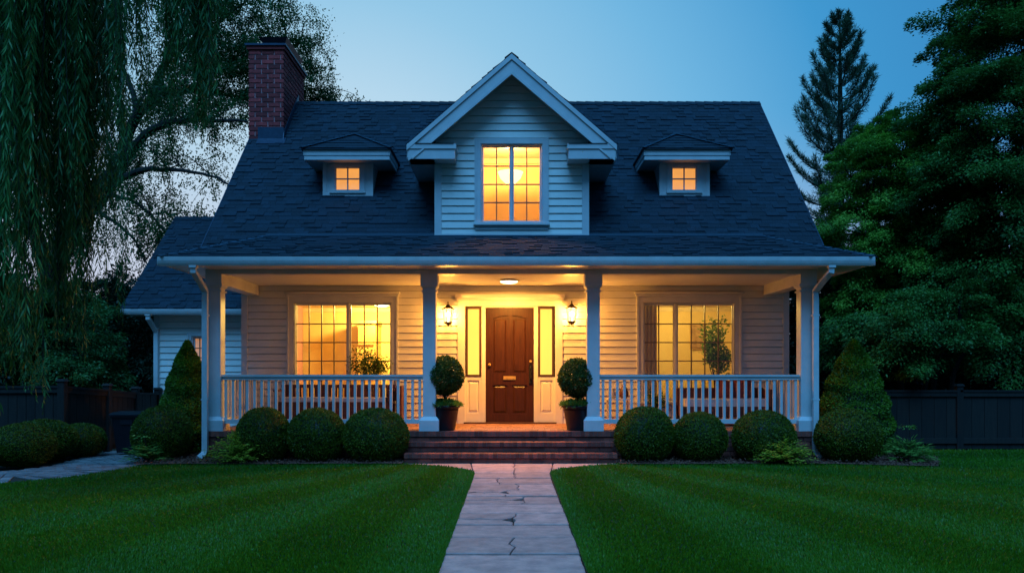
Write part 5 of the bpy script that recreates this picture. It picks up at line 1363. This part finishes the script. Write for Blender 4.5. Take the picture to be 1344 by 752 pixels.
for i in range(170):
    s = tpn[r_.randrange(len(tpn))]
    a = r_.random()*6.28; L_ = r_.uniform(.7, 2.0); drp = r_.uniform(-.2, .9)
    e = s + np.array([math.cos(a)*L_, math.sin(a)*L_*.6, L_*(.5-drp)])
    mid_ = (s+e)/2 + np.array([0,0,.25*L_])
    tw.append(limb(m, [s, mid_, e], .018, .004, 4, .02))
m.build('branches', 'bark', tb_)
Ps, Ds, Rs = [], [], []
g_ = np.random.default_rng(9)
for t in tw:
    t = np.array(t); tone = g_.random()*.6
    for k_ in range(7):
        i0 = g_.integers(2, len(t)); c = t[min(i0, len(t)-1)] + g_.normal(scale=.12, size=3)
        hang = g_.random() < .45; n = 60
        L_ = g_.uniform(.35, 1.1) if hang else .35
        q = g_.random(n)
        if hang: P = c + np.stack([g_.normal(scale=.05, size=n)+q*g_.uniform(-.1,.1), g_.normal(scale=.05, size=n), -q*L_], 1); D = g_.normal(scale=.5, size=(n,3)) + np.array([0,0,-1.])
        else: P = c + g_.normal(size=(n,3))*np.array([.2,.2,.11]); D = g_.normal(size=(n,3)) + np.array([0,0,-.4])
        Ps.append(P); Ds.append(D); Rs.append(np.clip(tone+g_.normal(scale=.15, size=n)+.15, 0, 1))
# denser clumps at the crown's top, around the chimney
for c_ in [(250,60,.8),(285,30,.8),(300,80,.8),(330,30,1),(355,75,1),(390,60,1),(400,90,1),(375,100,1),(270,120,.6),(425,128,1.6),(405,125,1.6),(300,125,.6),(260,10,.6),(318,110,.6),(340,-10,1),(270,80,.5),(310,55,.7),(280,5,.7),(300,100,.7),(305,150,.2)]:
    c0_ = np.array(p3(*c_[:2], c_[2])); sc_ = .55 if c_[0] < 380 else .26
    for k_ in range(30 if c_[0] < 380 else 15):
        c = c0_ + g_.normal(size=3)*np.array([sc_, sc_, sc_*.6]); n = 95; tone = g_.random()*.6
        Ps.append(c + g_.normal(size=(n,3))*np.array([.13,.13,.07])); Ds.append(g_.normal(size=(n,3))+np.array([0,0,-.3])); Rs.append(np.clip(tone+g_.normal(scale=.15, size=n)+.15, 0, 1))
P = np.concatenate(Ps); D = np.concatenate(Ds); n = len(P)
V, Fq = leaves(P, D, rand_unit(n), .066*(.6+.7*rng.random(n)), .036)
mk('crown', V, Fq, 'leaf_back', None, np.concatenate(Rs), tb_)

# left: willow close by, curtains of hanging strands
wil = empty('willow_tree', (-9.6, 9.2, 0), 'weeping willow with long hanging leaf curtains at the left edge', 'tree')
m = MB(); limb(m, [(-9.6,9.2,0),(-9.5,9.2,1.5),(-9.2,9.2,3.2),(-8.4,9.1,4.8),(-7.4,9.0,6.2)], .38, .16, 10, .03)
g2 = np.random.default_rng(12)
# (px, py_bottom, depth, spread m, strands)
cur = [(-30,560,8.2,.30,34),(8,505,8.4,.26,40),(20,470,8.0,.22,34),(38,540,8.3,.17,40),(58,360,8.6,.20,30),(72,330,9.4,.25,30),(84,455,9.0,.15,34),(100,410,8.8,.17,34),(112,470,9.2,.13,28),(128,380,9.0,.15,26),
       (92,250,8.4,.14,22),(-60,600,8.0,.35,30),(10,300,9.6,.3,24),(45,260,9.8,.3,20),(135,240,8.8,.10,14),
       (158,215,8.8,.10,18),(172,110,8.6,.12,14),(150,120,8.2,.14,12),(200,60,8.8,.14,8),(224,135,8.9,.09,24),(240,110,8.7,.10,22),(262,190,9.0,.10,34),(273,160,8.8,.09,26),(250,60,8.6,.10,12),(190,175,9.4,.08,6),
       (355,30,9.0,.05,5),(146,400,9.6,.07,6),(160,425,12.5,.10,9),(150,300,9.8,.1,8)]
Ps, Ds, Rs, Ls = [], [], [], []
for px, pyb, Y, sp, ns in cur:
    X = XW(px, Y); zb = ZW(pyb, Y); zt_ = 6.3 + .3*g2.random()
    tone0 = g2.random()*.5 - .1
    limb(m, [(-8.0+g2.normal()*.3, 9.0, 5.4), ((X-8)/2, (Y+9)/2, 6.6), (X, Y, zt_+.1)], .06, .02, 5, .03)
    for s_ in range(int(ns*.8)):
        ox, oy = g2.normal(scale=sp*.6, size=2); ln = (zt_-zb)*(.45+.55*g2.random()**.6) if s_ else (zt_-zb)
        zt2 = zt_ - g2.random()*.3; zb2 = max(zt_-ln, zb); k_ = int((zt2-zb2)/.034); 
        if k_ < 3: continue
        z = np.linspace(zt2, zb2, k_); z = z[z > .25]; k_ = len(z)
        u = (zt2-z)/(zt_-zb); tp_ = 1-.45*u
        x = X + ox*tp_ + .03*np.sin(z*1.7+s_); y = Y + oy*tp_ + .03*np.cos(z*1.3+s_)
        a = g2.random(k_)*6.28
        end = np.clip((z-zb2)/.3, .35, 1)
        Ps.append(np.stack([x,y,z],1)); Ds.append(np.stack([np.cos(a)*.42, np.sin(a)*.42, -np.ones(k_)],1)); Ls.append((.12+.08*g2.random(k_))*end)
        Rs.append(np.clip(tone0+g2.random()*.35+g2.normal(scale=.12, size=k_)+.1, 0, 1))
        if s_ % 4 == 0: m.tube([(x[0],y[0],z[0]),(x[k_//2],y[k_//2],z[k_//2]),(x[-1],y[-1],z[-1])], [.006,.004,.002], 3)
m.build('trunk', 'bark', wil)
P = np.concatenate(Ps); n = len(P)
V, Fq = leaves(P, np.concatenate(Ds), rand_unit(n), np.concatenate(Ls), .0165)
mk('hanging_leaves', V, Fq, 'leaf_willow', None, np.concatenate(Rs), wil)

# bushes behind the left fence
big_tree('tall_shrub', 'feathery green shrub rising behind the left fence', (-9.2, 16.5, 0), [px3(85,440,16.3), px3(60,400,16.6), px3(100,475,16.1), px3(30,450,16.4), px3(115,495,16)],
         [(.8,.7,.7),(.6,.6,.5),(.7,.6,.5),(.8,.7,.8),(.5,.5,.35)], 120, 420, .07, 'leaf_bush', 41, .06, .30, .2, ntw=25, cat='shrub')
big_tree('conifer_tree', 'dark conifer between the left fence and the wing', (-8.6, 19.5, 0), [px3(160,440,19.3), px3(185,430,19.5), px3(150,390,19.6), px3(130,470,19.2)],
         [(.9,.8,1.0),(.9,.8,1.1),(.5,.6,.5),(.8,.8,.9)], 110, 300, .10, 'leaf_dark', 42, .12, .42, .4, ntw=20)
for i, (px, top, Y, w_) in enumerate(((-80,330,21,2.2),(10,370,22,1.9),(100,385,23,1.7),(175,375,22.5,1.7),(225,390,23.5,1.6))):
    X = XW(px, Y); zt_ = ZW(top, Y)
    big_tree('dense_tree', ['first', 'second', 'third', 'fourth', 'fifth'][i]+' dark bushy tree from the left edge behind the left fence', (X, Y, 0),
             [(X,Y,zt_*.3),(X+.2,Y,zt_*.62),(X-.2,Y,zt_*.82)], [(w_,1.0,zt_*.28),(w_*.95,1.0,zt_*.25),(w_*.6,.9,zt_*.16)], 110, 240, .12, 'leaf_dark', 50+i, .14, .5, .3, group='dark bushy trees behind the left fence', ntw=18, wfac=.6)

# far woodland closing the view
Cw, Rw = [], []
g3 = random.Random(8)
for i in range(46):
    x = -48+i*2.15; Cw.append((x, 40+g3.uniform(-2,2), 1.9)); Rw.append((2.2,1.5,2.0)); 
    if abs(x) > 9: Cw.append((x+1, 41, 3.6)); Rw.append((1.8,1.3,g3.uniform(1.0,1.9)))
V, Fq, rr, _ = spray_cloud(Cw, Rw, 1500, 55, .34, (0,60,0), .8, .3, .7, seed=77)
mk('woodland', V, Fq, 'leaf_dark', None, rr, None, kind='stuff', label='far dark woodland edge behind the gardens')
